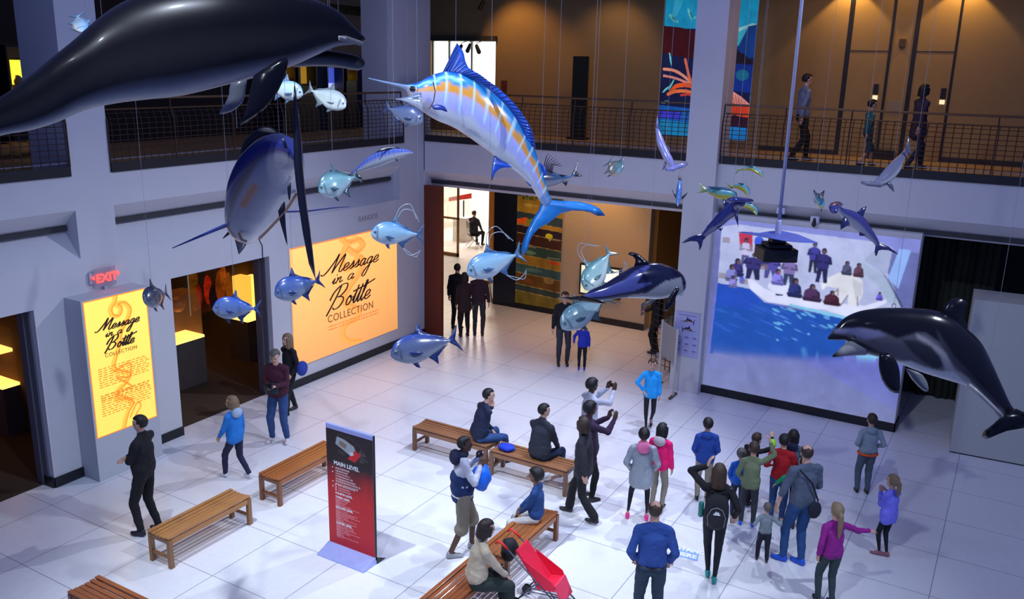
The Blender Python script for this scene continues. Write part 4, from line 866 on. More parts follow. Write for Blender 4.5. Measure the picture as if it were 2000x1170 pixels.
for L2 in ([(507,466), (525,448), (541,431), (556,415), (580,378)], [(466,455), (472,468), (482,472)]): MB().tube(P2(L2, 5.35 if len(L2) > 3 else 5.7), .009, 6).build('jaw_edge' if len(L2) < 4 else 'belly_ridge', mat('copper_edge', (.62,.36,.20), .35), t, org=t.location)
fin(t, 'second_dorsal_fin', [(549,266), (552,278), (556,291), (562,290), (558,276)], 4.9, m_dk, .012, 1); eye(t, 470, 437, 5.85, .03, m_eye)
wires(t, [(545, 262)], 5.3, r=.002); wires(t, [(463, 250)], 5.6, r=.002)

# ---------------------------------------------------------------- dolphins
m_dol = gloss('dolphin_paint', rough=.16, coat=.25, spec=.35, var=.06); m_dol1 = gloss('dolphin_paint_matt', rough=.30, coat=.08, spec=.22, var=.1); m_dfin = mat('dolphin_fin_black', (.004,.004,.007), .2, coat=.15, spec=.3); m_teeth = mat('teeth_ivory', (.5,.48,.42), .4)
# big one, top left
t = thing('hanging_dolphin', 'biggest black dolphin model with open toothed mouth, across the top left', 'dolphin', at(430, 80, 4.9))
def dol1(u, cz, sx_):
    c = (.006,.005,.008); c = lerp(c, (.030,.027,.026), sst(.1,-.45,cz)); c = lerp(c, (.30,.31,.34), sst(-.72,-.97,cz)); return c
L = [(712,74,712,80), (704,66,703,84), (687,49,686,87), (661,23,655,92), (624,4,618,108), (580,-9,568,130), (518,-22,510,147), (440,-30,430,168), (340,-24,352,186), (262,-3,288,193), (205,28,225,201), (150,75,165,215), (100,115,112,238), (55,152,60,254), (0,190,0,265), (-80,232,-70,287), (-150,268,-140,300)]
b = MB(); loft(b, secsD(L, 5.2, 4.4, lambda f: .62 if f > .1 else .8), 7, 32, dol1); loft(b, secsD([(710,122,710,129), (700,110,700,137), (660,101,660,131), (620,96,622,129), (570,92,572,131)], 5.2, 5.1, .85), 6, 20, lambda u, cz, s: lerp((.012,.010,.010), (.13,.13,.145), sst(.1,-.8,cz)))
b.build('body', m_dol1, t, org=t.location, smooth=True)
for i in range(13):
    f = i/12; x = 663+43*f; y = 72+11*f; MB().cap(at(x, y+1, 4.95+.14*f), .009, at(x, y+6, 4.95+.14*f), .004, 6).build('tooth', m_teeth, bodyof(t), org=t.location)
MB().tube(P2([(661,72,-.0), (675,72), (695,79), (706,83)], 4.99), .007, 6).build('lip', mat('lip_grey', (.20,.19,.20), .3), t, org=t.location)
fin(t, 'pectoral_fin', [(495,148), (525,128), (560,112), (560,135), (545,175), (515,215), (470,245), (478,225), (486,190)], 4.55, m_dfin, .05, 2); fin(t, 'pectoral_fin', [(483,153), (480,175), (474,200), (452,218), (428,223), (438,208), (448,185), (452,160)], 5.4, mat('dolphin_fin_grey', (.18,.19,.22), .3, coat=.5), .04, 2)
fin(t, 'dorsal_fin', [(350,-25), (400,-110), (330,-120), (270,-70), (245,-10)], 4.75, m_dfin, .05, 2)
fin(t, 'tail_fluke', [(-130,262), (-190,235,.3), (-250,225,.8), (-225,270,.4), (-200,290,0), (-230,320,-.5), (-240,345,-.9), (-180,325,-.5), (-135,303)], 4.4, m_dfin, .05, 1)
wires(t, [(199, 30)], 4.6); wires(t, [(661, 24)], 5.15)
# right one, open mouth
t = thing('hanging_dolphin', 'black, grey and white dolphin model with open mouth, hanging at the right edge', 'dolphin', at(1800, 670, 6.3))
def dol2(u, cz, sx_):
    bk = (.003,.003,.006); gr = (.17,.17,.19); lg = (.34,.34,.36); wh = (.50,.50,.52)
    e = cz
    if u < .22: 
        c = lerp(bk, (.19,.20,.36), sst(.42,.34,e)); c = lerp(c, (.035,.033,.04), sst(-.02,-.12,e)); c = lerp(c, (.24,.23,.24), sst(-.55,-.75,e)); return c
    f = (u-.22)/.78; edge = .38-.55*sst(0,.45,f)+.42*sst(.45,.75,f)-.35*sst(.8,1,f)
    c = lerp(bk, gr, sst(edge+.06, edge-.06, e))
    d = (f-.30)/.24; g_ = (e+.35)/.24
    if d*d+g_*g_ < 1: c = lerp(c, (.045,.045,.055), .9*sst(1,.6,d*d+g_*g_))
    if f > .12 and abs(e-(.35-.9*(f-.12))) < .09 and f < .62: c = lerp(c, lg, .55)
    c = lerp(c, wh, sst(-.72,-.84,e)); 
    if f < .35 and -.8 < e < -.62: c = lerp(c, (.06,.06,.07), .7)
    return c
def zr(*L): return [(1600+x/3.655, 560+y/3.655) for x, y in L]
R_MAP = paintmap(1600, 590, 2000, 830, [
 (zr((50,360),(105,300),(300,292),(440,315),(560,370),(700,330),(760,330),(860,400),(960,500),(1100,640),(1330,900),(1300,960),(900,760),(400,540),(200,420),(50,390)), (88,86,94)),
 (zr((105,302),(300,296),(430,318),(480,350),(330,380),(240,340),(110,330)), (118,118,150)),
 (zr((50,345),(105,332),(170,348),(300,395),(430,462),(560,530),(620,520),(700,540),(540,560),(420,500),(200,395),(50,392)), (34,32,38)),
 (zr((590,378),(690,385),(800,430),(860,500),(885,565),(830,592),(740,535),(650,455)), (46,46,52)),
 (zr((690,332),(780,378),(900,468),(965,590),(1080,660),(1200,800),(1100,790),(985,690),(905,640),(890,560),(860,490),(790,420),(700,372)), (150,148,150)),
 (zr((1080,660),(1310,905),(1290,930),(1230,860),(1100,745)), (140,140,144)),
 (zr((835,300),(900,400),(965,500),(1110,650),(1290,860),(1270,870),(1060,650),(930,520),(870,420)), (52,52,62)),
 (zr((545,532),(650,528),(750,572),(850,600),(960,610),(1090,720),(1000,720),(850,690),(700,640),(560,580)), (196,196,200))], (14,14,20), 7)
L = [(1617,659,1617,663), (1630,642,1636,664.5), (1650,621,1655,666), (1675,609,1672,683), (1705,603,1700,693), (1740,601,1733,701), (1778,602,1766,714), (1819,605,1803,728), (1855,618,1835,738), (1887,642,1862,746), (1914,669,1885,753), (1936,710,1905,765), (1955,751,1928,788), (1972,787,1950,810), (1984,803,1966,822)]
b = MB(); loft(b, secsD(L, 6.3, 6.3, lambda f: .8 if f < .1 else .6), 14, 96, colp=R_MAP)
loft(b, secsD([(1626,694,1627,698), (1640,682,1643,696.5), (1655,668,1664,695), (1676,655,1690,694)], 6.25, 6.3, .75), 6, 20, lambda u, cz, s: lerp((.012,.012,.014), (.30,.29,.29), sst(.05,.45,u)))
b.build('body', m_dol, t, org=t.location, smooth=True)
fin(t, 'dorsal_fin', [(1836,615), (1846,594), (1862,583), (1879,582), (1890,593), (1885,600), (1880,620), (1890,645), (1862,640)], 6.3, m_dfin, .05, 2)
fin(t, 'pectoral_fin', [(1718,689), (1735,690), (1750,704), (1757,724), (1758,748), (1756,768), (1737,763), (1722,741), (1716,713)], 5.98, m_dfin, .045, 2)
fin(t, 'pectoral_fin', [(1768,719), (1786,724), (1802,732), (1812,750), (1813,764), (1802,762), (1781,741)], 6.55, mat('dolphin_fin_grey', (.1,.1,.1)), .04, 2)
fin(t, 'tail_fluke', [(1958,811,.02), (1940,828,.06), (1922,841,.10), (1917,852,.10), (1926,858,.08), (1944,850,.05), (1965,842,.02), (2000,836,-.02), (2040,822,-.08), (2062,800,-.12), (2030,798,-.08), (2002,806,-.04), (1984,798,0)], 6.25, m_dfin, .07, 1)
MB().tube(P2([(1892,752), (1915,772), (1940,796), (1957,814)], 6.12), .016, 8).build('keel_line', mat('keel_grey', (.26,.26,.27), .3), t, org=t.location, smooth=True)
eye(t, 1668, 658, 6.05, .016, m_eye); MB().tube([at(1746+4*math.cos(a_*PI/6), 597+4*math.sin(a_*PI/6), 6.3) for a_ in range(13)], .003, 5).build('eye_bolt', m_wire, t, org=t.location)
wires(t, [(1746, 597)], 6.3); wires(t, [(1932, 702)], 6.3)
# middle one
t = thing('hanging_dolphin', 'smaller blue-black dolphin model swimming away to the right, mid picture', 'dolphin', at(1240, 550, 9.5))
def dol3(u, cz, sx_):
    bk = (.006,.007,.030); c = bk; st = .18-.9*abs(u-.55)
    w_ = abs(cz-(-.15+.55*sst(.35,.75,u)-.15))
    c = lerp(c, (.085,.095,.26), sst(.26,.10,abs(cz+.12-.45*sst(.75,.3,u)+.35*sst(.0,.25,u)*0))*sst(.30,.42,u)*(1 if cz < .5 else 0))
    if u < .42: c = lerp(c, (.20,.21,.24), sst(-.15+.2*u,-.3,cz)*.8)
    c = lerp(c, (.36,.38,.42), sst(-.70,-.86,cz)); 
    return c
L = [(1333,548,1332,566), (1328,535,1328,573), (1316,525,1314,578), (1292,515,1288,584), (1266,514,1256,583), (1238,521,1228,582), (1208,538,1204,583), (1180,555,1178,586.5), (1156,566,1154,588), (1143,575,1143,588), (1132,580,1132,588)]
def zm(*L): return [(1090+x/3.656, 380+y/3.656) for x, y in L]
M_MAP = paintmap(1110, 500, 1350, 600, [
 (zm((190,715),(330,672),(470,610),(560,540),(640,505),(660,512),(600,570),(560,640),(680,625),(640,650),(540,690),(330,728),(200,735)), (70,76,138)),
 (zm((480,725),(640,700),(760,620),(880,590),(900,700),(840,720),(740,760),(500,760)), (128,130,142)), (zm((450,738),(600,728),(740,728),(800,712),(800,760),(450,765)), (190,196,205)),
 (zm((210,745),(330,738),(500,722),(500,760),(200,770)), (40,44,84))], (22,24,54), 3, 3.0)
b = MB(); loft(b, secsD(L, 9.9, 9.0, .68), 12, 64, colp=M_MAP); b.cap(at(1327,570,10.0), .055, at(1324,572,10.3), .04, 12); b.c[-96:] = [(.35,.42,.45)]*96
b.build('body', m_dol, t, org=t.location, smooth=True)
fin(t, 'dorsal_fin', [(1238,521), (1241,508), (1235,500), (1227,497), (1232,492), (1247,496), (1258,505), (1268,515), (1254,519)], 9.5, m_dfin, .04, 2)
fin(t, 'pectoral_fin', [(1321,560), (1312,572), (1302,588), (1297,603), (1299,608), (1308,603), (1316,590), (1323,574), (1327,564)], 9.5, m_dfin, .04, 2); fin(t, 'pectoral_fin', [(1282,584), (1268,586), (1256,598), (1265,596), (1276,590)], 9.9, mat('dolphin_fin_grey', (.1,.1,.1)), .03, 2)
fin(t, 'tail_fluke', [(1143,578,0), (1117,580,.3), (1088,582,.6), (1115,587,.25), (1140,589,0), (1165,592,-.3), (1184,592,-.5), (1170,586,-.3)], 8.95, m_dfin, .035, 1); wires(t, [(1266, 514)], 9.5)

# ---------------------------------------------------------------- jacks, pompanos and the like from one body plan
PROF = [(0,.0,-.02), (.02,.05,-.06), (.07,.13,-.11), (.15,.19,-.16), (.27,.225,-.20), (.40,.215,-.20), (.55,.16,-.15), (.70,.085,-.085), (.80,.035,-.035), (.86,.022,-.022)]
def jack(name, label, cat, nose, tail, hk, D0, D1, cols, flip=1, asp=1.0, wr=.42, fil=0, forkd=(0,0), group=None, tailh=.2, wl=None):
    """nose, tail: end pixels; hk: depth of body relative to length; cols: back, side, belly colours; flip: which side is up"""
    nx, ny = nose; tx, ty = tail; ax, ay = tx-nx, ty-ny; L_ = math.hypot(ax, ay)
    ux, uy = ay/L_*flip, -ax/L_*flip
    if uy > 0 and flip == 1 and abs(uy) > .2: ux, uy = -ux, -uy
    H_ = L_*hk/.42
    def q(a, h, dd=0): return (nx+ax*a+ux*h*H_, ny+ay*a+uy*h*H_, dd)
    def D(a): return D0+(D1-D0)*a
    t = thing(name, label, cat, at((nx+tx)/2, (ny+ty)/2, (D0+D1)/2), group=group)
    secs = []
    for a, hu, hd in PROF:
        p, r_ = q(a, hu), q(a, hd); secs.append((at(p[0], p[1], D(a)), at(r_[0], r_[1], D(a)), wr if a < .75 else .8))
    def cf(u, cz, s):
        c = lerp(cols[0], cols[1], sst(.85,.35,cz)); c = lerp(c, cols[2], sst(-.1,-.7,cz))
        if abs(u-.30) < .012 and -.6 < cz < .7: c = lerp(c, (.05,.07,.10), .6)
        return c
    b = MB(); loft(b, secs, 5, 20, cf); b.build('body', gloss('fish_paint', rough=.22, coat=.8), t, org=t.location, smooth=True)
    fm = mat(name+'_fin_%d' % int(cols[0][2]*100), lerp(cols[0], (.01,.015,.03), .5), .35, coat=.4)
    def F_(nm, L, dd=0, th=.010): fin(t, nm, [q(*p[:2])+() for p in L], D(L[0][0])+dd, fm, th, 1)
    def FD(nm, L, th=.010):
        P = [at(*q(*p[:2])[:2], D(p[0])) for p in L]; b = MB(); finmesh(b, P, th); b.build(nm, fm, t, org=t.location, smooth=True)
    th_ = tailh/hk*.42
    FD('tail_fin', [(.84,.03), (.92,.5*th_), (1.0,th_+forkd[0]), (.955,.4*th_), (.92,0), (.955,-.4*th_), (1.0,-th_+forkd[1]), (.92,-.5*th_), (.84,-.03)])
    FD('dorsal_fin', [(.36,.20), (.42,.27), (.47,.36), (.49,.24), (.60,.16), (.74,.10), (.82,.04), (.70,.075), (.55,.14)])
    FD('anal_fin', [(.50,-.16), (.56,-.22), (.62,-.30), (.63,-.19), (.72,-.11), (.82,-.04), (.70,-.075), (.58,-.13)])
    FD('pelvic_fin', [(.26,-.18), (.31,-.26), (.36,-.29), (.35,-.19)])
    # pectoral on the near side
    hw = H_*.2*wr/F*D0; P = [at(*q(a, h)[:2], D(a)-hw*1.35) for a, h in ((.27,-.02), (.36,-.03), (.46,-.09), (.36,-.10), (.29,-.07))]; b = MB(); finmesh(b, P, .008); b.build('pectoral_fin', fm, t, org=t.location, smooth=True)
    e = q(.085, .03); hwE = H_*.12*wr/F*D0; MB().ell(at(e[0], e[1], D(.08)-hwE*.75), (.017*L_/100*D0/9,)*3, 10).build('eye', mat('fish_eye', (.10,.12,.14), .1, coat=1), bodyof(t), org=t.location, smooth=True)
    if fil:
        for k in range(fil):
            for sg in (1, -1):
                a0 = .45+.05*k; P = [q(a0, .30*sg), q(a0+.10, (.50-.05*k)*sg), q(a0+.28, (.55-.12*k)*sg), q(a0+.40, (.28-.05*k)*sg)]
                if sg < 0: P = [q(.60, -.26), q(.72, -.34-.05*k), q(.85, -.42+.06*k), q(.93, -.30)]
                MB().tube([at(p[0], p[1], D0) for p in [tuple(v) for v in cr([p[:2] for p in P], 4)]], .0045, 5).build('filament', mat('filament', (.25,.30,.36), .3), t, org=t.location)
    if wl is None: wl = [.45]
    wires(t, [q(a, .2)[:2] for a in wl], D(.45), r=.0016)
    return t
SIL = ((.10,.25,.50), (.28,.48,.62), (.55,.66,.70)); BLU = ((.02,.05,.26), (.07,.12,.30), (.26,.32,.40)); GRB = ((.05,.08,.18), (.14,.17,.24), (.30,.33,.37)); PAL = ((.25,.30,.32), (.42,.48,.46), (.6,.66,.62)); TEAL = ((.05,.13,.16), (.17,.33,.36), (.42,.55,.56))
jack('pompano', 'silver blue pompano with trailing filaments, before the top right of the orange sign', 'fish', (724,456), (829,458), .42, 8.5, 8.6, SIL, fil=2)
jack('pompano', 'silver blue pompano with trailing filaments, in front of the entrance hall', 'fish', (912,534), (1023,492), .42, 8.5, 8.6, SIL, fil=2)
jack('jack_fish', 'dark blue jack hanging before the left edge of the orange sign', 'fish', (536,575), (631,545), .48, 8.8, 9.0, BLU)
jack('jack_fish', 'blue jack hanging before the second shop opening', 'fish', (415,602), (511,603), .45, 9.2, 9.3, ((.03,.08,.36), (.09,.15,.36), (.25,.32,.40)))
jack('jack_fish', 'largest blue-grey jack, hanging low before the floor by the hall entrance', 'fish', (763,694), (899,660), .40, 8.0, 8.3, ((.03,.06,.26), (.10,.13,.24), (.30,.33,.38)))
jack('jack_fish', 'small dark grey jack beside the top corner of the yellow light box', 'fish', (281,587), (329,571), .85, 9.3, 9.9, ((.02,.03,.07), (.06,.07,.11), (.14,.15,.18)), tailh=.35)
jack('jack_fish', 'blue-grey deep-bodied jack hanging on the upper beam behind the sailfish tail', 'fish', (622,372), (703,342), .58, 9.6, 9.9, TEAL)
jack('permit', 'pale silver fish facing right, hanging under the big dolphin jaw', 'fish', (676,208), (598,172), .45, 9.8, 10.2, PAL)
jack('permit', 'pale fish half hidden behind the black fin of the big dolphin', 'fish', (592,184), (512,165), .45, 9.4, 9.6, ((.20,.34,.50), (.45,.58,.60), (.6,.66,.62)))
jack('jack_fish', 'grey-blue speckled fish facing right under the marlin bill', 'fish', (826,236), (748,208), .42, 11.0, 11.2, ((.08,.12,.30), (.16,.20,.32), (.22,.28,.36)))
jack('permit', 'teal silver permit pointing down left under the middle dolphin tail', 'fish', (1096,640), (1192,575), .42, 9.9, 10.3, ((.08,.16,.20), (.20,.32,.35), (.42,.52,.54)), wl=[.6])
jack('pompano', 'diving silver green pompano with long filaments before the wall screen', 'fish', (1143,566), (1196,486), .46, 10.6, 11.0, ((.08,.22,.22), (.25,.40,.38), (.5,.58,.55)), fil=2)
jack('permit', 'small pale fish seen head on, hanging before the right upper beam', 'fish', (1210,337), (1188,315), 1.1, 10.6, 11.6, ((.08,.20,.22), (.22,.36,.36), (.42,.42,.34)), tailh=.5)
jack('jack_fish', 'small blue and white fish beside the left pillar above the big dolphin', 'fish', (160,62), (150,28), .9, 8.0, 8.6, ((.10,.22,.40), (.20,.30,.42), (.4,.4,.42)), tailh=.5)

# wahoo
t = thing('wahoo', 'long slender blue striped wahoo hanging on the left upper beam by the corner', 'fish', at(745, 305, 9.8))
L = [(807,298,807,300), (798,293,798,302), (780,290,782,309), (758,291,762,317), (738,297,743,325), (718,308,724,330), (702,322,707,335), (690,333,694,339), (684,339,687,344)]
b = MB(); loft(b, secsD(L, 9.8, 10.3, .55), 6, 20, lambda u, cz, s: lerp(lerp((.02,.05,.30), (.10,.14,.42), .5+.5*math.sin(u*140)), (.30,.32,.38), sst(.25,-.3,cz)))
b.build('body', gloss('fish_paint'), t, org=t.location, smooth=True)
fin(t, 'dorsal_fin', [(784,290), (775,286), (758,287), (742,292), (732,299), (745,296), (760,292)], 9.95, m_dk, .01, 1); fin(t, 'tail_fin', [(688,335), (668,334), (654,331), (668,341), (684,346), (694,345), (704,350), (709,351), (698,340)], 10.3, m_dk, .012, 1); fin(t, 'pelvic_fin', [(777,309), (776,317), (771,310)], 9.8, m_dk, .008, 1); wires(t, [(760, 290)], 9.95, r=.0016)
# roosterfish
t = thing('roosterfish', 'dark roosterfish with a comb of long spines, right of the marlin tail', 'fish', at(1095, 345, 10.8))
L = [(1048,352,1048,354), (1053,340,1053,362), (1063,335,1063,366), (1078,337,1080,364), (1094,341,1096,357), (1107,344,1108,350), (1117,341,1118,346), (1122,339,1123,343)]
b = MB(); loft(b, secsD(L, 10.6, 10.9, .5), 6, 20, lambda u, cz, s: lerp(lerp((.02,.03,.08), (.03,.10,.22), sst(.3,.7,u)), (.22,.23,.28), sst(.0,-.5,cz)))
b.build('body', gloss('fish_paint'), t, org=t.location, smooth=True)
for i in range(7): MB().tube(P2([(1064+2.2*i, 338), (1063+3*i, 322), (1067+4.2*i, 306+3*i), (1072+4.5*i, 300+3.8*i)], 10.7), [.008,.006,.005,.003], 5).build('spine', m_dk, t, org=t.location)
fin(t, 'dorsal_fin', [(1079,335), (1092,340), (1112,343), (1094,345), (1078,340)], 10.75, m_dk, .01, 1); fin(t, 'tail_fin', [(1116,341), (1122,330), (1129,313), (1126,332), (1129,338), (1138,344), (1128,345), (1118,345)], 10.9, m_dk, .012, 1); fin(t, 'anal_fin', [(1098,356), (1106,364), (1110,352)], 10.8, m_dk, .01, 1); wires(t, [(1085, 338)], 10.7, r=.0016)
# flying fish
t = thing('flying_fish', 'small blue flying fish pointing down with fins spread, on the right upper beam', 'fish', at(1325, 375, 11.5))
b = MB(); loft(b, secsD([(1325,403,1323,403), (1327,396,1320,396), (1331,384,1320,383), (1332,370,1321,369), (1331,358,1323,358), (1329,350,1325,350)], 11.4, 11.7, .9), 5, 18, lambda u, cz, s: lerp((.04,.10,.34), (.10,.22,.45), .5+.5*math.sin(u*50)*math.cos(s*9))); b.build('body', gloss('fish_paint'), t, org=t.location, smooth=True)
for L2 in ([(1320,388), (1315,378), (1311,366), (1317,376), (1321,381)], [(1331,385), (1338,379), (1346,373), (1339,383), (1332,391)], [(1325,352), (1326,340), (1328,352)], [(1328,352), (1330,342), (1331,354)]): fin(t, 'wing_fin', L2, 11.5, m_dk, .01, 1)
wires(t, [(1327, 350)], 11.6, r=.0016)
# mahi
GRN = ((.02,.16,.22), (.10,.30,.26), (.50,.42,.04))
def mahi(label, L, D0, D1, tail, dors, wp):
    t = thing('mahi_mahi', label, 'fish', at((L[0][0]+L[-1][0])/2, (L[0][1]+L[-1][1])/2, D0))
    def cf(u, cz, s): c = lerp((.015,.05,.12), (.08,.30,.32), sst(.95,.6,cz)); return lerp(c, (.34,.30,.03), sst(.2,-.35,cz))
    b = MB(); loft(b, secsD(L, D0, D1, .45), 6, 20, cf); b.build('body', gloss('fish_paint'), t, org=t.location, smooth=True)
    fin(t, 'tail_fin', tail, D1, mat('mahi_tail', (.16,.20,.08), .3, coat=.5), .010, 1)
    if dors: fin(t, 'dorsal_fin', dors, (D0+D1)/2, mat('mahi_dorsal', (.01,.05,.10), .3, coat=.5), .010, 1)
    wires(t, [wp], (D0+D1)/2, r=.0016); return t
mahi('gold and green mahi mahi highest of the four by the right pillar', [(1490,343,1487,346), (1489,335,1481,341), (1480,328,1471,336), (1468,325,1463,333), (1455,327,1452,333), (1446,331,1445,334)], 11.2, 11.5, [(1447,331), (1441,336), (1436,342), (1440,330), (1440,329)], [(1484,330), (1470,323), (1456,325), (1468,327)], (1468, 325))
mahi('long yellow-green mahi mahi with tail to the left, crossing the right pillar', [(1439,383,1438,388), (1436,374,1434,391), (1420,370,1420,391), (1402,368,1404,389), (1388,368,1391,382), (1378,370,1380,375)], 10.9, 11.3, [(1382,370), (1372,362), (1364,356), (1370,369), (1360,377), (1374,376), (1381,374)], [(1432,374), (1420,366), (1400,364), (1380,364), (1390,370), (1410,371)], (1405, 368))
mahi('curved mahi mahi facing down right, directly above the hammerhead by the pillar', [(1463,380,1459,382), (1463,368,1454,377), (1455,360,1447,372), (1443,359,1438,368), (1432,362,1430,366)], 10.8, 11.1, [(1433,362), (1424,360), (1417,357), (1424,365), (1428,370), (1434,366)], [(1462,370), (1456,358), (1440,357), (1446,360)], (1450, 359))
mahi('mahi mahi behind the hammerhead, half hidden, facing down right', [(1480,419,1476,420), (1480,408,1470,414), (1470,399,1460,408), (1456,395,1449,402), (1447,394,1443,398)], 11.4, 11.6, [(1448,393), (1442,389), (1444,399)], [(1479,408), (1472,396), (1458,394), (1466,399)], (1464, 398))
t = thing('mahi_mahi', 'small green and yellow mahi mahi seen head on above the projector', 'fish', at(1600, 390, 11))
b = MB(); loft(b, [(at(1604,402,10.7), at(1604,405,10.7), .8), (at(1605,388,10.8), at(1603,408,10.8), .62), (at(1600,378,11.0), at(1600,404,11.0), .62), (at(1594,378,11.3), at(1594,398,11.3), .55), (at(1590,380,11.7), at(1590,388,11.7), .5)], 5, 20, lambda u, cz, s: lerp(lerp((.02,.08,.16), (.10,.40,.45), sst(.95,.5,cz)), (.45,.42,.05), sst(.1,-.4,cz))); b.build('body', gloss('fish_paint'), t, org=t.location, smooth=True)
fin(t, 'tail_fin', [(1592,384), (1588,370), (1594,377), (1603,378), (1611,371), (1608,384), (1600,384)], 11.7, m_dk, .012, 1); fin(t, 'pelvic_fin', [(1603,406), (1604,416), (1606,406)], 10.9, m_dk, .01, 1); wires(t, [(1592, 378)], 11.2, r=.0016)

# hammerheads
def shark(label, L, D0, D1, ham, fins, cols, wp, hD=.25):
    t = thing('hammerhead_shark', label, 'shark', at((L[0][0]+L[-1][0])/2, (L[0][1]+L[-1][1])/2, (D0+D1)/2))
    cf = lambda u, cz, s: lerp(cols[0], cols[1], sst(-.1,-.6,cz)*(1 if cols[2] > 0 else 0))
    b = MB(); loft(b, secsD(L, D0, D1, .85), 6, 24, cf); b.build('body', gloss('shark_paint', rough=.15, coat=1.0, var=.04), t, org=t.location, smooth=True)
    P = P2([(x, y, dd) for x, y, dd in ham], D0); b = MB().tube(cr(P, 3) if 0 else P, [.035]+[.052]*(len(P)-2)+[.035], 12, flat=.6); b.c = [tuple(cols[0])]*len(b.v); b.build('hammer_head', gloss('shark_paint'), t, org=t.location, smooth=True)
    fm = mat('shark_fin_%d' % int(cols[0][2]*1000), lerp(cols[0], (0,0,0), .45), .2, coat=.8)
    for nm, F2, dd in fins: fin(t, nm, F2, (D0+D1)/2+dd, fm, .018, 1)
    wires(t, wp, (D0+D1)/2, r=.0016); return t
VIO = ((.040,.040,.19), (.30,.32,.42), 1); DKB = ((.022,.028,.17), (.05,.05,.14), 0)
shark('lilac hammerhead shark diving head down at the left of the right pillar', [(1318,324,1314,330), (1315,312,1304,321), (1309,300,1295,309), (1302,286,1289,295), (1296,272,1283,280), (1289,256,1281,262), (1284,245,1280,248)], 10.8, 11.2, [(1302,331,-.1), (1312,330,-.05), (1320,326,0), (1330,324,.05), (1340,320,.12)], [('tail_fin', [(1280,250), (1281,238), (1284,226), (1286,240), (1288,252)], 0), ('pectoral_fin', [(1297,313), (1296,325), (1292,335), (1300,326), (1303,317)], -.05), ('dorsal_fin', [(1303,284), (1308,290), (1309,297)], .05)], ((.20,.20,.46), (.3,.3,.45), 1), [(1300, 285)])
shark('dark blue hammerhead shark heading up right, under the mahi mahi', [(1455,389,1445,402), (1442,388,1440,408), (1426,396,1440,418), (1408,410,1424,430), (1392,428,1406,445), (1380,444,1390,455), (1370,457,1377,464), (1366,462,1371,468)], 9.9, 10.4, [(1424,391,-.1), (1436,389,-.05), (1446,390,0), (1458,391,.05), (1467,392,.1)], [('tail_fin', [(1374,458), (1358,459), (1345,464), (1331,475), (1348,471), (1362,472), (1366,480), (1366,490), (1371,481), (1373,470), (1379,463)], .15), ('pectoral_fin', [(1433,417), (1437,430), (1442,444), (1442,430), (1441,415)], -.1), ('dorsal_fin', [(1412,389), (1421,391), (1425,398), (1417,410), (1413,400)], .05), ('second_dorsal_fin', [(1379,444), (1384,438), (1390,443)], .1), ('anal_fin', [(1400,446), (1408,452), (1413,444)], 0)], DKB, [(1430, 397)])
shark('violet hammerhead shark facing up left, over the right part of the projection', [(1637,399,1635,406), (1648,407,1639,417), (1665,411,1650,430), (1684,422,1667,445), (1700,444,1686,460), (1712,463,1703,472), (1718,475,1710,480), (1720,480,1714,484)], 9.6, 10.0, [(1629,414,-.22), (1628,406,-.12), (1630,401,0), (1636,399,.12), (1641,399,.2)], [('tail_fin', [(1712,474), (1722,476), (1735,481), (1755,497), (1738,489), (1722,488), (1714,490), (1710,501), (1708,492), (1710,480)], .1), ('dorsal_fin', [(1673,415), (1683,406), (1693,402), (1690,412), (1686,423)], 0), ('pectoral_fin', [(1648,423), (1642,435), (1641,449), (1650,444), (1660,438), (1656,428)], -.15), ('pelvic_fin', [(1678,449), (1678,461), (1689,461), (1690,453)], 0)], VIO, [(1672, 415)])
shark('grey hammerhead shark diving down left in front of the lift railing', [(1706,356,1708,363), (1716,345,1722,362), (1729,329,1742,352), (1742,315,1757,334), (1756,303,1765,315), (1766,292,1772,302), (1771,284,1776,290)], 10.6, 11.0, [(1686,357,-.1), (1696,359,-.05), (1706,360,0), (1716,361,.05), (1727,359,.1)], [('tail_fin', [(1768,294), (1770,280), (1774,262), (1777,280), (1780,300), (1773,302)], 0), ('pectoral_fin', [(1735,352), (1744,362), (1747,376), (1738,368), (1729,358)], -.05), ('pectoral_fin', [(1716,362), (1719,367), (1725,358)], .1), ('anal_fin', [(1754,322), (1759,330), (1762,317)], 0)], ((.16,.16,.24), (.42,.44,.48), 1), [(1745, 318)])

# ---------------------------------------------------------------- projector on its pole, under a blue canopy
pj = at(1516, 488, 8.6); t = thing('ceiling_projector', 'black projector hanging on a long lilac pole under a blue canopy', 'projector', pj)
rz = math.atan2(-pj.y, -pj.x)+.35; R_ = Matrix.Rotation(rz, 4, 'Z')
MB().box((-.15, -.17, -.10), (.15, .17, .03)).box((-.12, -.12, .03), (.12, .12, .07)).box((-.07, -.07, .07), (.07, .07, .12)).xf(R_).build('housing', m_black, t, bevel=.012)
MB().tube([(0, 0, .12), (0, 0, 6.2)], .017, 12).build('pole', mat('pole_lilac', (.42, .43, .64), .35), t, smooth=True)
L = [(1440,453,.3), (1475,456,.1), (1500,452,.15), (1523,450,.1), (1560,458,.05), (1600,475,-.1), (1570,474,-.15), (1530,470,-.3), (1500,464,-.2)]
P = [at(x, y, 8.5+dd) for x, y, dd in L]; b = MB(); finmesh(b, P, .02); b.build('canopy', mat('canopy_blue', (.10, .14, .50), .4), t, org=t.location)
MB().cap((0,0,.12), .035, (0,0,.28), .028, 10).build('clamp', mat('clamp_lilac', (.4, .4, .6), .4), t, smooth=True)
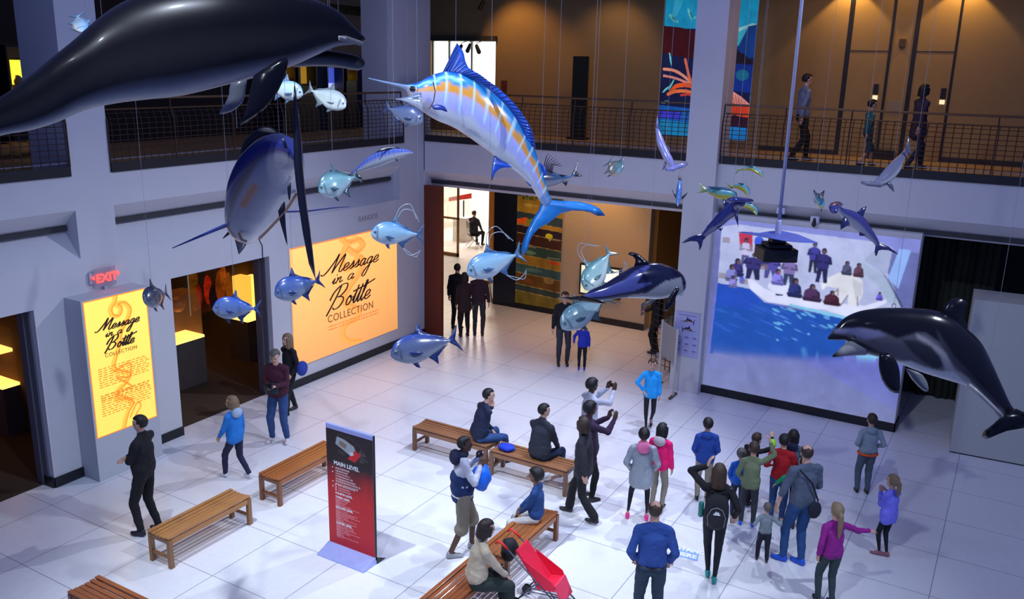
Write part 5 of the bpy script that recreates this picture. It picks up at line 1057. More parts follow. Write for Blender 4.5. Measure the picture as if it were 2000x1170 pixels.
# ================================================================== benches, banner, stroller
def woodmat(name, c):
    m = mat(name, c, .42, var=.28, scale=3, coat=.25)
    n = [x for x in m.node_tree.nodes if x.type == 'TEX_NOISE'][0]; mp = m.node_tree.nodes.new('ShaderNodeMapping'); tc = [x for x in m.node_tree.nodes if x.type == 'TEX_COORD'][0]
    mp.inputs['Scale'].default_value = (1.5, 14, 14); m.node_tree.links.new(tc.outputs['Object'], mp.inputs[0]); m.node_tree.links.new(mp.outputs[0], n.inputs['Vector']); return m
def bench(label, cx, cy, rz, L, c):
    t = thing('slatted_bench', label, 'bench', (cx, cy, 0), rz, 'slatted wooden benches'); h = L/2; m = woodmat('bench_wood_%d' % int(c[1]*1000), c); md = woodmat('bench_wood_dark_%d' % int(c[1]*1000), tuple(v*.62 for v in c))
    for i in range(6):
        y = -.205+i*.073; z = .425+.010*((i-2.5)/2.5)**2*1.6
        MB().box((-h, y, z), (h, y+.060, z+.022)).build('slat', m, t, bevel=.004)
    for sx_ in (-1, 1):
        for sy in (-1, 1):
            MB().box((sx_*(h-.03)-.032, sy*.19-.03, 0), (sx_*(h-.03)+.032, sy*.19+.03, .425)).build('leg', md, t, bevel=.005)
        MB().box((sx_*(h-.03)-.02, -.17, .36), (sx_*(h-.03)+.02, .17, .42)).build('end_rail', md, t, bevel=.004); MB().box((sx_*(h-.03)-.018, -.17, .13), (sx_*(h-.03)+.018, .17, .17)).build('stretcher', md, t, bevel=.004)
    for sy in (-1, 1): MB().box((-h+.03, sy*.19-.018, .345), (h-.03, sy*.19+.018, .42)).build('apron', m, t, bevel=.004)
    return t
W1 = (.42, .185, .055); W2 = (.34, .105, .022); W3 = (.30, .125, .05); W4 = (.30, .085, .025)
bench('pale oak slatted bench beside the standing man in black', 7.46, 9.38, 0, 1.46, W1)
bench('orange wooden bench half hidden behind the red banner', 9.52, 9.41, 0, 1.48, W2)
bench('brown wooden bench under the seated man with his hand at his chin', 11.79, 7.95, PI/2, 1.56, W3)
bench('brown wooden bench under the seated man in grey, a blue cloth on it', 11.71, 6.33, PI/2, 1.46, W3)
bench('orange wooden bench under the seated boy in a blue jacket', 9.53, 5.31, 0, 1.46, W2)
bench('dark red wooden bench under the seated woman in a cream sweater', 7.98, 5.31, 0, 1.46, W4)
bench('red-brown bench cut off at the bottom left corner', 5.51, 8.44, PI/2, 1.5, W4)
p = Vector((11.66, 6.82, .455)); b = MB().ell(p+Vector((0,0,.05)), (.12, .15, .055), 16, fn=lambda v: v*(1+.14*math.sin(v.x*60+v.y*37)*math.cos(v.y*44))); tag(b.build('folded_cloth', mat('cloth_blue', (.01,.05,.55), .8), smooth=True), 'bright blue cloth lying on the bench left of the seated man in grey', 'cloth')
# pull-up banner
bx = 8.32; y0, y1 = 7.75, 6.93; Ht = onx(631, 826, bx).z
t = thing('pull_up_banner', 'black and red standing banner with the floor plan headed MAIN LEVEL', 'banner', (bx, (y0+y1)/2, 0))
q = Pic(120, 300, (190, 16, 26)); yy = np.clip((q.Y-.30)/.25, 0, 1); yy = np.clip(yy+q.noise(.35, 5, 6)*(yy > 0)*(yy < 1), 0, 1)[..., None]; q.a = np.array(lin((34, 22, 26)))*(1-yy)+np.array(lin((196, 18, 28)))*yy
q.rect(0, 0, 1, .028, (150, 155, 215))
for P, c in (([(.24,.075), (.40,.085), (.60,.12), (.66,.17), (.52,.205), (.36,.17), (.20,.14)], (150, 160, 165)), ([(.30,.10), (.45,.12), (.42,.16), (.28,.14)], (130, 110, 90)), ([(.62,.15), (.76,.17), (.62,.25), (.46,.235)], (205, 30, 36)), ([(.50,.175), (.58,.17), (.60,.19), (.52,.205)], (190, 205, 215)), ([(.27,.18), (.40,.19), (.40,.22), (.27,.21)], (52, 48, 50))): q.poly(P, c)
q.line(cr([(.2,.1), (.3,.05), (.45,.07), (.5,.05), (.6,.08), (.75,.11), (.72,.15)], 5), .008, (60, 50, 52), asp=2.4)
def lines(y_, n, c, w0, w1, al=.8, x0=.16, dy=.0125, seed=1):
    r_ = random.Random(seed)
    for j in range(n):
        x = x0; e = r_.uniform(w0, w1)
        while x < e: l = r_.uniform(.015, .05); q.rect(x, y_+j*dy, x+l, y_+j*dy+dy*.55, c, al); x += l+.009
lines(.335, 7, (205, 200, 200), .40, .78, .75, .18, .022); 
for j in (0, 2, 6, 8): q.ell(.12, .341+j*.020, .012, .006, (230, 230, 230))
for j in range(3): q.rect(.17, .475+j*.021, .20, .490+j*.021, (200, 190, 195)); 
lines(.478, 3, (200, 190, 195), .35, .6, .7, .23, .021, 2)
q.rect(.17, .605, .26, .93, (225, 120, 130), .35)
lines(.60, 6, (235, 170, 175), .3, .72, .6, .17, .0115, 3); lines(.695, 9, (235, 170, 175), .3, .72, .6, .17, .0115, 4); lines(.825, 10, (235, 170, 175), .3, .68, .6, .17, .0115, 5)
for x0_, y0_ in ((.72, .14),): lines(y0_, 7, (110, 105, 110), .78, .88, .6, x0_, .014, 7)
q.build('print', (bx-.008, y0, Ht), (bx-.008, y1, Ht), (bx-.008, y0, .10), mat('banner_print', (1,1,1), .5, attr=True, var=.04), t, nrm=(-1, 0, 0), thick=.006)
def tb(s, u, v, sz, bold=.004): text(s, sz, frame((bx-.0105, y0+(y1-y0)*u, Ht-(Ht-.1)*v), (0, -1, 0), (0, 0, 1)), mat('banner_white', (.85,.85,.88), .5), t, bold=bold, ext=.0005)
tb('MAIN LEVEL', .155, .315, .085, .002); tb('FOURTH LEVEL', .17, .560, .045, .0015); tb('THIRD LEVEL', .17, .593, .045, .0015); tb('SECOND LEVEL', .17, .682, .045, .0015); tb('LOWER LEVEL', .17, .815, .045, .0015)
MB().box((-.002, -.42, .06), (.03, -.405, Ht+.01)).build('side_edge', m_black, t)
MB().prism([(-.26, -.42, .0), (.02, -.42, .0), (.02, -.42, .10), (-.02, -.42, .11), (-.26, -.42, .02)], (0, .84, 0)).build('base', mat('banner_base', (.42,.47,.85), .35, metal=.3), t)
MB().prism([(.02, -.43, 0), (.20, -.43, 0), (.02, -.43, .10)], (0, .02, 0)).build('back_foot', m_black, t)
MB().box((-.01, -.41, Ht-.01), (.03, .41, Ht+.02)).build('top_bar', mat('banner_base', (.4,.4,.8)), t)
# stroller
m_red = mat('stroller_red', (.80, .01, .05), .6, bump=.2); m_tube = mat('stroller_tube', (.10, .11, .16), .35, metal=.5)
fw_ = onz(1092, 1160)-onz(1022, 1138); fw_.z = 0; rzs = math.atan2(fw_.y, fw_.x)-PI/2
t = thing('umbrella_stroller', 'red folding stroller with black bag, in front of the orange bench', 'stroller', onz(1058, 1184), rzs)
w_ = .17
for s in (-1, 1):
    MB().tube([(w_*s, -.42, .78), (w_*s, -.05, .48), (w_*s, .42, .10)], .010, 8).build('frame_tube', m_tube, t, smooth=True); MB().tube([(w_*s, -.30, .07), (w_*s, -.10, .33), (w_*s, .02, .44)], .010, 8).build('rear_leg', m_tube, t, smooth=True)
    MB().tube([(w_*s, -.42, .78), (w_*s, -.50, .84), (w_*s, -.56, .86), (w_*s, -.60, .82)], .015, 8).build('handle', mat('handle_red', (.85,.02,.02), .5), t, smooth=True)
    MB().tube([(w_*s, -.30, .08), (-w_*s, .05, .34)], .007, 6).build('cross_brace', m_tube, t); MB().tube([(w_*s, .42, .10), (-w_*s, -.12, .28)], .007, 6).build('cross_brace', m_tube, t); MB().tube([(w_*s, -.30, .09), (w_*s, .42, .11)], .007, 6).build('side_brace', m_tube, t)
    for yy_ in (-.30, .44):
        for k in (-.022, .022): MB().tube([(w_*s+k-.007, yy_, .06), (w_*s+k+.007, yy_, .06)], .06, 16).build('wheel', m_black, t)
MB().prism([(-.15, -.33, .78), (-.15, -.30, .80), (-.15, .06, .40), (-.15, .00, .36)], (.30, 0, 0)).build('back_panel', m_red, t, bevel=.008); MB().prism([(-.15, .0, .36), (-.15, .05, .40), (-.15, .24, .44), (-.15, .25, .40), (-.15, .03, .34)], (.30, 0, 0)).build('seat_panel', m_red, t, bevel=.006)
for s in (-1, 1): MB().prism([(s*.155, -.20, .70), (s*.155, .20, .50), (s*.155, .26, .38), (s*.155, .0, .34)], (s*.012, 0, 0)).build('side_panel', m_red, t, bevel=.004)
MB().prism([(-.15, .22, .45), (-.15, .25, .46), (-.15, .36, .24), (-.15, .33, .22)], (.30, 0, 0)).build('leg_panel', mat('stroller_pink', (.9,.05,.12), .6), t, bevel=.006)
tag(MB().ell((0, 0, 0), (.14, .11, .16), 16, fn=lambda v: v*(1+.08*math.sin(v.x*30+v.z*22))).xf(Matrix.Translation(Matrix.Rotation(rzs, 4, 'Z') @ Vector((-.04, -.50, .66)))).xf(Matrix.Translation(t.location)).build('diaper_bag', mat('bag_black', (.008,.009,.016), .7), smooth=True), 'black bag hanging from the handles of the red stroller', 'bag')
# ================================================================== people
def skinmat(k): return mat('skin_%d' % k, [(.62,.36,.25), (.50,.27,.17), (.09,.04,.022), (.22,.11,.06)][k], .5, var=.05, scale=30)
_tx = bpy.data.textures.new('folds', 'CLOUDS'); _tx.noise_scale = .11; _tx.noise_depth = 2
def folds(o, s, k=.022):
    m = o.modifiers.new('f', 'DISPLACE'); m.texture = _tx; m.strength = k*s; m.mid_level = .5; return o
def cloth(name, c, bump=.35, var=.14, rough=.85): return mat('cloth_'+name, c, rough, var=var, scale=12, bump=bump)
def ik(a, tgt, l1, l2, pole):
    d = tgt-a; L = max(.05, min(d.length, (l1+l2)*.995)); u = d.normalized(); tgt = a+u*L
    x = (l1*l1-l2*l2+L*L)/(2*L); h = math.sqrt(max(0, l1*l1-x*x)); p = Vector(pole); p = p-u*p.dot(u)
    if p.length < 1e-4: p = u.orthogonal()
    return a+u*x+p.normalized()*h, tgt
NP = [0]
def person(label, pos, h, yaw, lh=(-.26,.02,.84), rh=(.26,.02,.84), lf=(-.10,0), rf=(.10,0), hip=None, lean=(0,0), sit=0, knees=None,
           skin=0, hair=(.02,.012,.008), hairst='short', top=None, bottom=None, shoes=(.02,.02,.02), topc='t', botc='b', sleeve=1.0, hem=.86, bulk=1.0, pant=1.0, legw=1.0, flare=1.0,
           headturn=0, headdown=0, face=True, collar=False, hood=None, lfz=0, rfz=0, vox=.011, elbow=None, cat='person', extra=None, lhd=None, rhd=None, belly=1.0, group=None, lpole=None, rpole=None, wide=1.0, toes=(0,0), shorts=False):
    """yaw: 0 faces away from the camera's side of the hall, 90 to the picture's right; positions in the figure's own adult metres, x right, y forward"""
    fh = Vector((FW[0], FW[1], 0)).normalized(); rh_ = Vector((fh.y, -fh.x, 0)); d = fh*math.cos(math.radians(yaw))+rh_*math.sin(math.radians(yaw)); rz = math.atan2(d.y, d.x)-PI/2
    t = thing('person', label, cat, (pos[0], pos[1], pos[2] if len(pos) > 2 else 0), rz, group)
    s0 = h/1.75; k = 1+.75*(1-s0); hs = s0*k; s = (h-.23*hs)/1.52          # children carry larger heads
    if sit: hipz = .45/s+.10
    else: hipz = hip or .93
    w_ = wide; bulk = 1+(bulk-1)*.72; cs = 1.0 if (shorts or not bottom) else .62
    pel = Vector((0, 0, hipz)); up = Vector((lean[0], lean[1], 1)).normalized()
    chest = pel+up*.36; shc = pel+up*.495; nk = pel+up*.585; 
    LS, RS = shc+Vector((-.175*w_, 0, 0)), shc+Vector((.175*w_, 0, 0)); LH, RH = pel+Vector((-.088, 0, -.02)), pel+Vector((.088, 0, -.02))
    dz = hipz-.93
    def tg(p): return Vector((p[0], p[1], p[2]+dz)) 
    LE, LW = ik(LS, tg(lh), .285, .25, lpole or (-.5, -.8, -.3)); RE, RW = ik(RS, tg(rh), .285, .25, rpole or (.5, -.8, -.3))
    LA = Vector((lf[0], lf[1], .085+lfz)); RA = Vector((rf[0], rf[1], .085+rfz))
    LK, LA = ik(LH, LA, .43, .42, (knees or (-.1, 1, 0)) if not sit else (-.2, .6, 1)); RK, RA = ik(RH, RA, .43, .42, (knees or (.1, 1, 0)) if not sit else (.2, .6, 1))
    Ms = Matrix.Scale(s, 4)
    hd_c = nk+up*.02+Vector((0, .015, 0))       # base of the head
    def bd(mb, nm, m, rm, sm=2, par=t): 
        mb.xf(Ms); return mb.build(nm, m, par, remesh=rm*(s if s > .7 else .8), smooth_it=sm)
    # --- head frame
    q = hs/s; hc = hd_c+Vector((0, .01, 0))+up*.115*q
    HR = Matrix.Translation(hc) @ Matrix.Rotation(-math.radians(headturn), 4, 'Z') @ Matrix.Rotation(-math.radians(headdown), 4, 'X') @ Matrix.Scale(q, 4)
    hp = lambda x, y, z: HR @ Vector((x, y, z))
    HR3 = HR.to_3x3()
    # --- body, one surface: torso, limbs, neck, head, hands with fingers
    b = MB()
    b.ell(pel+Vector((0,0,.02)), (.135*w_, .095, .11)); b.cap(pel+up*.1, .105, chest-up*.06, .10); b.ell(chest, (.145*w_, .10, .15)); b.cap(LS+Vector((.05,0,-.02)), .045, RS-Vector((.05,0,.02)), .045)
    b.cap(shc+up*.03, .058, hc-up*.05, .052)
    for H_, K_, A_, sx_ in ((LH, LK, LA, -1), (RH, RK, RA, 1)): b.cap(H_, .078*cs, K_, .052*cs); b.cap(K_, .052*cs, A_, .036*cs); b.cap(A_, .034*cs, A_+Vector((0, .10, -.055)), .026)
    hb = MB(); hb.ell((0, -.005, .025), (.074, .094, .092), 18); hb.ell((0, .028, -.045), (.054, .062, .070), 16); hb.cap((0, .070, -.085), .020, (0, .060, -.078), .026); hb.cap((0, .092, .012), .007, (0, .105, -.022), .0125); hb.cap((-.012, .094, -.026), .008, (.012, .094, -.026), .008)
    for sx_ in (-1, 1): hb.ell((sx_*.076, -.008, -.008), (.010, .019, .029), 10); hb.cap((sx_*.016, .085, .024), .010, (sx_*.042, .074, .026), .010)
    hb.cap((-.018, .086, -.052), .009, (.018, .086, -.052), .009); hb.xf(HR); b.add(hb.v, hb.f)
    hands = []
    for E_, W_, sx_, hd in ((LE, LW, -1, lhd), (RE, RW, 1, rhd)):
        b.cap(LS if sx_ < 0 else RS, .040 if sleeve > 0 else .046, E_, .036); b.cap(E_, .037, W_, .026)
        u = (Vector(hd) if hd else (W_-E_)).normalized(); side = u.cross(Vector((0, 0, 1)));
        if side.length < .3: side = Vector((0, 1, 0)) if not hd else Vector((1, 0, 0))
        side = (side-u*side.dot(u)).normalized(); nrm = u.cross(side).normalized()
        if abs(u.z) > .8: side = Vector((0, 1, 0)); side = (side-u*side.dot(u)).normalized(); nrm = Vector((-sx_, 0, 0)); nrm = (nrm-u*nrm.dot(u)).normalized()
        pc = W_+u*.055; b.cap(W_+side*.016, .020, pc+u*.03+side*.026, .017); b.cap(W_-side*.016, .020, pc+u*.03-side*.026, .017)
        for j, ln in enumerate((.062, .075, .070, .052)):
            o_ = pc+u*.032+side*(.034-.0225*j); m1 = o_+u*ln*.55+nrm*.006; b.cap(o_, .0105, m1, .0100); b.cap(m1, .0100, m1+u*ln*.42+nrm*.022, .0085)
        th_ = W_+u*.022+side*.034; b.cap(th_, .0135, th_+u*.036+side*.020+nrm*.012, .0115); b.cap(th_+u*.036+side*.020+nrm*.012, .0115, th_+u*.066+side*.018+nrm*.024, .0095)
        hands.append((W_, u, nrm))
    bo = bd(b, 'body', skinmat(skin), .0085, 1)
    # --- top garment
    if top:
        g = MB(); B_ = bulk
        g.ell(chest-up*.01, (.155*w_*B_, .114*B_, .155)); g.cap(pel+up*.10, .118*B_*belly, chest-up*.05, .118*B_); g.cap(LS+Vector((.045,0,-.02)), .058*B_, RS-Vector((.045,0,.02)), .058*B_); g.cap(pel+up*.12+Vector((-.045*w_, 0, 0)), .105*B_*belly, chest+Vector((-.05*w_, 0, 0)), .105*B_); g.cap(pel+up*.12+Vector((.045*w_, 0, 0)), .105*B_*belly, chest+Vector((.05*w_, 0, 0)), .105*B_)
        hz = hem-.93; 
        lo = pel+Vector((0, 0, hz+.10)) if not sit else pel+Vector((0, -.01, .06))
        for dx in (-.062, 0, .062): g.cap(pel+up*.10+Vector((dx*w_, 0, 0)), .112*B_*belly, lo+Vector((dx*w_*1.05, 0, 0)), .108*B_ if hem > .75 else .125*B_)
        g.cap(shc+up*.015, .070, nk-up*.01, .056 if not collar else .066); g.cap(nk-up*.035, .056, LS+Vector((.03,0,-.005)), .052*B_); g.cap(nk-up*.035, .056, RS+Vector((-.03,0,-.005)), .052*B_)
        for S__, E_, W_ in ((LS, LE, LW), (RS, RE, RW)):
            if sleeve >= 1: g.cap(S__+Vector((0,0,-.012)), .053*B_, E_, .047*B_); g.cap(E_, .048*B_, W_+(E_-W_)*.06, .037*B_)
            elif sleeve > .5: g.cap(S__, .062*B_, E_, .052*B_); g.cap(E_, .052*B_, E_+(W_-E_)*.35, .044*B_)
            else: g.cap(S__, .062*B_, S__+(E_-S__)*.6, .056*B_)
        if hood: g.ell(nk+Vector((0, -.085, -.045)), (.105, .065, .085), 14)
        folds(bd(g, {'t': 'shirt', 'j': 'jacket', 'c': 'coat', 's': 'sweater'}[topc], top, .012, 3), s, .030)
    if hood and hood is not True: 
        g = MB().ell(nk+Vector((0, -.10, -.04)), (.125, .085, .11), 14).ell(nk+Vector((0, .0, .0)), (.10, .085, .05), 14); bd(g, 'hood', hood, .012, 2)
    # --- trousers
    if bottom:
        g = MB(); g.ell(pel+Vector((0,0,.015)), (.150*w_, .115, .115)); P_ = pant*legw
        for H_, K_, A_ in ((LH, LK, LA), (RH, RK, RA)):
            g.cap(H_, .092*legw, K_, .066*legw)
            if shorts: g.cap(K_, .072*legw, K_+(A_-K_)*.12, .080*legw)
            else: g.cap(K_, .066*legw, A_+(K_-A_)*(.07), .050*legw*flare)
        folds(bd(g, 'trousers' if not shorts else 'shorts', bottom, .012, 2), s, .022 if legw > .95 else .008)
    # --- shoes
    sm_ = cloth('shoe_%d_%d_%d' % tuple(int(c*99) for c in shoes), shoes, .1, .1, .5)
    for K_, A_, ty in ((LK, LA, toes[0]), (RK, RA, toes[1])):
        R_ = Matrix.Rotation(-math.radians(ty), 3, 'Z'); dn = min(0.0, -(A_.z-.085)) ; tilt = -.5 if A_.z > .12 and not sit else 0
        g = MB(); f = lambda x, y, z: A_+R_ @ Vector((x, y, z+y*tilt))
        g.cap(f(0,-.03,-.045), .036, f(0,.12,-.052), .034); g.cap(f(-.014,.08,-.055), .028, f(.010,.15,-.056), .028); g.cap(f(0,-.02,-.01), .038, f(0,.06,-.035), .034)
        fl = A_.z-.085; g.v = [(v[0], v[1], max(v[2], fl) if not tilt else v[2]) for v in g.v]
        bd(g, 'shoe', sm_, .009, 1)
    # --- face
    if face:
        me_ = mat('eye_dark', (.01,.008,.006), .1); ml = mat('lips', (.28,.09,.07), .5)
        for sx_ in (-1, 1):
            g = MB().ell((sx_*.030, .081, .006), (.012, .008, .0075), 10).xf(HR).xf(Ms); g.build('eye', me_, bo, smooth=True)
            g = MB().tube([(sx_*.046, .076, .030), (sx_*.030, .090, .036), (sx_*.014, .093, .030)], .0042, 6).xf(HR).xf(Ms); g.build('eyebrow', mat('hair_%d' % int(hair[0]*999), hair), bo, smooth=True)
        g = MB().tube([(-.024, .086, -.054), (-.01, .094, -.052), (.01, .094, -.052), (.024, .086, -.054)], [.003,.0055,.0055,.003], 8).xf(HR).xf(Ms); g.build('mouth', ml, bo, smooth=True)
    # --- hair
    hm = mat('hair_%d' % int(hair[0]*999), hair, .55, var=.35, scale=60, bump=.4)
    g = MB(); R0 = 1.0
    def cut(v):
        x, y, z = v.x, v.y, v.z; zz = .040 if hairst != 'bald' else .02
        if y > .02 and z < zz+.012*(abs(x)/.08) or (y > -.035 and z < -.02 and hairst in ('short', 'bald', 'buzz')) or z < -.075: return v*.72
        if hairst == 'bald' and z > .052 and y > -.062: return v*.80
        return v
    tk = {'buzz': .006, 'bald': .006}.get(hairst, .013); 
    if hairst == 'afro': tk = .026
    g.ell((0, -.008, .028), (.080+tk, .098+tk, .092+tk), 26, fn=cut); rm = 0
    if hairst in ('bob', 'long'):
        z1 = -.10 if hairst == 'bob' else -.20
        for a_ in range(-75, 256, 22):
            if 52 < a_ < 128: continue
            ca, sa = math.cos(math.radians(a_)), math.sin(math.radians(a_)); 
            g.cap((ca*.078, -.012+sa*.088, .03), .026, (ca*.082, -.020+sa*.092, z1+.03*(sa > 0)), .021)
        rm = .011
    if hairst == 'pony':
        g.cap((0, -.10, .045), .026, (0, -.135, .02), .030); g.cap((0, -.135, .02), .034, (.004, -.135, -.09), .036); g.cap((.004, -.135, -.09), .036, (.008, -.115, -.21), .016); rm = .011
    if hairst == 'longpony':
        g.cap((0, -.10, .02), .028, (0, -.135, -.02), .034); g.cap((0, -.135, -.02), .036, (.004, -.135, -.16), .040); g.cap((.004, -.135, -.16), .040, (.008, -.125, -.34), .018); rm = .011
    if hairst == 'bun': g.ell((0, -.105, .05), (.035, .03, .035), 10)
    g.xf(HR).xf(Ms); g.build('hair', hm, t, smooth=True, remesh=rm*s, smooth_it=2 if rm else 0)
    t['_j'] = 0; del t['_j']
    J = dict(pel=pel*s, chest=chest*s, shc=shc*s, LW=LW*s, RW=RW*s, LE=LE*s, RE=RE*s, LS=LS*s, RS=RS*s, nk=nk*s, s=s, hc=hc*s, HR=HR, rz=rz, LK=LK*s, RK=RK*s)
    return t, J
def held(t, J, p):          # body-frame point to world
    return Vector(t.location)+Matrix.Rotation(J['rz'], 3, 'Z') @ Vector(p)
BLK = cloth('black', (.006,.006,.009)); NAV = cloth('navy', (.010,.015,.05)); JEAN = cloth('jeans', (.022,.065,.19)); DJ = cloth('dark_jeans', (.015,.03,.07)); DGR = cloth('dark_grey', (.03,.035,.045)); KHA = cloth('khaki', (.30,.26,.19)); WHT = cloth('white', (.62,.62,.66)); LEG = cloth('leggings', (.006,.009,.016), .1)
m_cam = mat('camera_black', (.008,.008,.01), .3)
BR = (.035,.018,.010); BK = (.006,.005,.005); BLO = (.20,.13,.07); GRY = (.10,.09,.08)
def G(x, y, z=0.0): p = onz(x, y, z); return (p.x, p.y, 0)
def Hd(x, y, h): p = onz(x, y, h); return (p.x, p.y, 0)
# 1
person('man all in black with folded arms, standing beside the pale oak bench', G(292, 1042), 1.83, -80, lh=(.06,.17,1.12), rh=(-.06,.18,1.16), lf=(-.09,.06), rf=(.09,-.10), lpole=(-.7,.1,-.8), rpole=(.7,.1,-.8), lhd=(1,.2,0), rhd=(-1,.2,0), hair=BK, top=BLK, bottom=BLK, topc='j', bulk=1.12, belly=1.1, shoes=(.012,.014,.03), lean=(0,-.05), collar=True, toes=(0,12))
# 2
person('girl in a bright blue jacket and white shoes walking towards the shop', G(464, 934), 1.46, -62, lh=(-.20,.22,.95), rh=(.24,.05,.86), lf=(-.09,.24), rf=(.10,-.24), rfz=.03, hair=BLO, hairst='bob', top=cloth('sky_jacket', (.015,.20,.62)), topc='j', bulk=1.22, hem=.82, bottom=NAV, shoes=(.7,.7,.75), hip=.90, headturn=-25, hood=cloth('scarf_pale', (.35,.45,.6)))
# 3
t, J = person('grey-haired man in a burgundy jacket and jeans looking down at his camera', G(548, 862), 1.76, 188, lh=(-.06,.26,1.16), rh=(.08,.26,1.16), lf=(-.13,0), rf=(.14,.02), hair=GRY, top=cloth('burgundy', (.055,.006,.022)), topc='j', bulk=1.2, belly=1.12, hem=.84, bottom=JEAN, shoes=(.62,.62,.66), headdown=32, lean=(0,.04), toes=(-18,14), legw=1.08)
p = held(t, J, (0.01*J['s'], .36*J['s'], 1.18*J['s'])); c_ = thing('camera', 'black camera held at the chest of the man in burgundy', 'camera', p, J['rz'])
MB().box((-.07,-.035,-.045), (.07,.03,.045)).box((-.03,-.02,.045), (.03,.02,.065)).build('camera_body', m_cam, c_, bevel=.008); MB().cap((0,.03,0), .034, (0,.10,-.02), .034, 14).build('lens', m_cam, c_, smooth=True)
MB().prism([(-.10,.155,1.18), (.10,.155,1.18), (.08,.165,.98), (-.08,.165,.98)], (0,.012,0)).xf(Matrix.Scale(J['s'],4)).build('shirt_front', cloth('dark_teal', (.02,.05,.06)), t)
# 4
t, J = person('long-haired woman in black and blue walking behind the man in burgundy', Hd(562, 653, 1.62), 1.62, -140, lh=(-.22,.12,.95), rh=(.22,-.1,.95), lf=(-.1,.18), rf=(.1,-.18), hair=BLO, hairst='long', top=BLK, topc='j', bulk=1.12, bottom=BLK)
tag(MB().ell((0,0,0), (.13,.09,.15), 14).xf(Matrix.Translation(Vector(held(t, J, (-.30,-.08,.98))))).build('shoulder_bag', cloth('bag_blue', (.02,.05,.30)), smooth=True), 'blue shoulder bag on the woman behind the man in burgundy', 'bag')
# 5 silhouettes
person('dark silhouetted adult standing left in the hall entrance group', Hd(893, 517, 1.74), 1.74, 15, lh=(-.24,.05,.9), rh=(.26,.0,.9), lf=(-.12,.02), rf=(.10,0), hair=BK, top=BLK, topc='j', bulk=1.15, bottom=BLK, vox=.013)
person('dark silhouetted companion leaning close in the hall entrance group', Hd(908, 534, 1.66), 1.66, -20, lh=(-.2,.1,.9), rh=(.24,.0,.9), hair=BK, hairst='bob', top=cloth('umber_coat', (.03,.012,.012)), topc='c', hem=.7, bulk=1.05, bottom=BLK)
person('dark silhouetted adult standing right in the hall entrance group', Hd(936, 527, 1.74), 1.74, 5, lh=(-.26,.02,.9), rh=(.25,.05,.9), hair=BR, top=cloth('plum_dark', (.03,.012,.02)), topc='j', bulk=1.1, bottom=DGR)
# 6, 7 seated men
person('seated man in a dark jacket with a white stripe, hand at his chin', (11.72, 7.42), 1.76, 62, lh=(-.12,.30,.95), rh=(.02,.24,1.42), lf=(-.16,.46), rf=(.12,.50), sit=1, hair=BK, top=cloth('midnight', (.008,.014,.045)), topc='j', bulk=1.2, belly=1.1, bottom=JEAN, lean=(0,.22), headturn=10, rhd=(-.2,-.1,1), toes=(0,0))
t, J = person('seated man in a dark grey jacket seen from behind, on the middle bench', (11.66, 6.20), 1.76, 35, lh=(-.10,.34,.98), rh=(.14,.34,.98), lf=(-.15,.48), rf=(.16,.48), sit=1, hair=BK, top=cloth('slate_jacket', (.022,.026,.04)), topc='j', bulk=1.24, belly=1.12, bottom=DJ, lean=(0,.12), headturn=28, collar=True)
# 8 photographers
t, J = person('woman in a white jacket photographing with raised arms', Hd(1155, 742, 1.66), 1.66, 62, lh=(-.10,.42,1.50), rh=(.10,.42,1.52), hair=BK, hairst='afro', skin=2, top=cloth('white_jacket', (.50,.52,.60)), topc='j', bulk=1.2, hem=.80, bottom=DGR, lpole=(-.6,-.1,-1), rpole=(.6,-.1,-1), lhd=(0,.3,1), rhd=(0,.3,1))
p = held(t, J, (0,.47*J['s'],1.58*J['s'])); c_ = thing('camera', 'small camera held up by the woman in the white jacket', 'camera', p, J['rz']); MB().box((-.055,-.012,-.03), (.055,.014,.035)).build('camera_body', m_cam, c_, bevel=.006); MB().cap((0,.012,0), .020, (0,.03,0), .020, 12).build('lens', m_cam, c_, smooth=True)
t, J = person('woman in a dark purple coat and black hat holding up a phone', Hd(1151, 787, 1.66), 1.66, 66, lh=(-.06,.42,1.42), rh=(.12,.42,1.44), lf=(-.12,.0), rf=(.12,.06), hair=BK, hairst='afro', skin=2, top=cloth('purple_coat', (.025,.008,.035)), topc='c', bulk=1.22, hem=.66, bottom=BLK, lpole=(-.6,-.1,-1), rpole=(.6,-.1,-1), lhd=(0,.3,1), rhd=(0,.3,1))
p = held(t, J, (.03*J['s'],.47*J['s'],1.50*J['s'])); c_ = thing('phone', 'phone held up by the woman in the purple coat', 'phone', p, J['rz']); MB().box((-.07,-.005,-.035), (.07,.005,.04)).build('phone_case', m_cam, c_, bevel=.004); MB().box((-.062,-.008,-.03), (.062,-.005,.035)).build('display', mat('phone_display', (.4,.5,.6), .2, emit=.6), c_)
# 9 dark walker
person('woman in a dark grey jacket and flared black trousers walking past the benches', G(1136, 1012), 1.68, -65, lh=(-.22,-.10,.90), rh=(.24,.16,.92), lf=(-.10,-.26), rf=(.10,.26), lfz=.02, hair=BR, hairst='bob', top=cloth('charcoal_jacket', (.022,.02,.028)), topc='j', bulk=1.3, hem=.76, bottom=BLK, flare=1.5, hip=.90, headturn=30, lean=(0,.04))
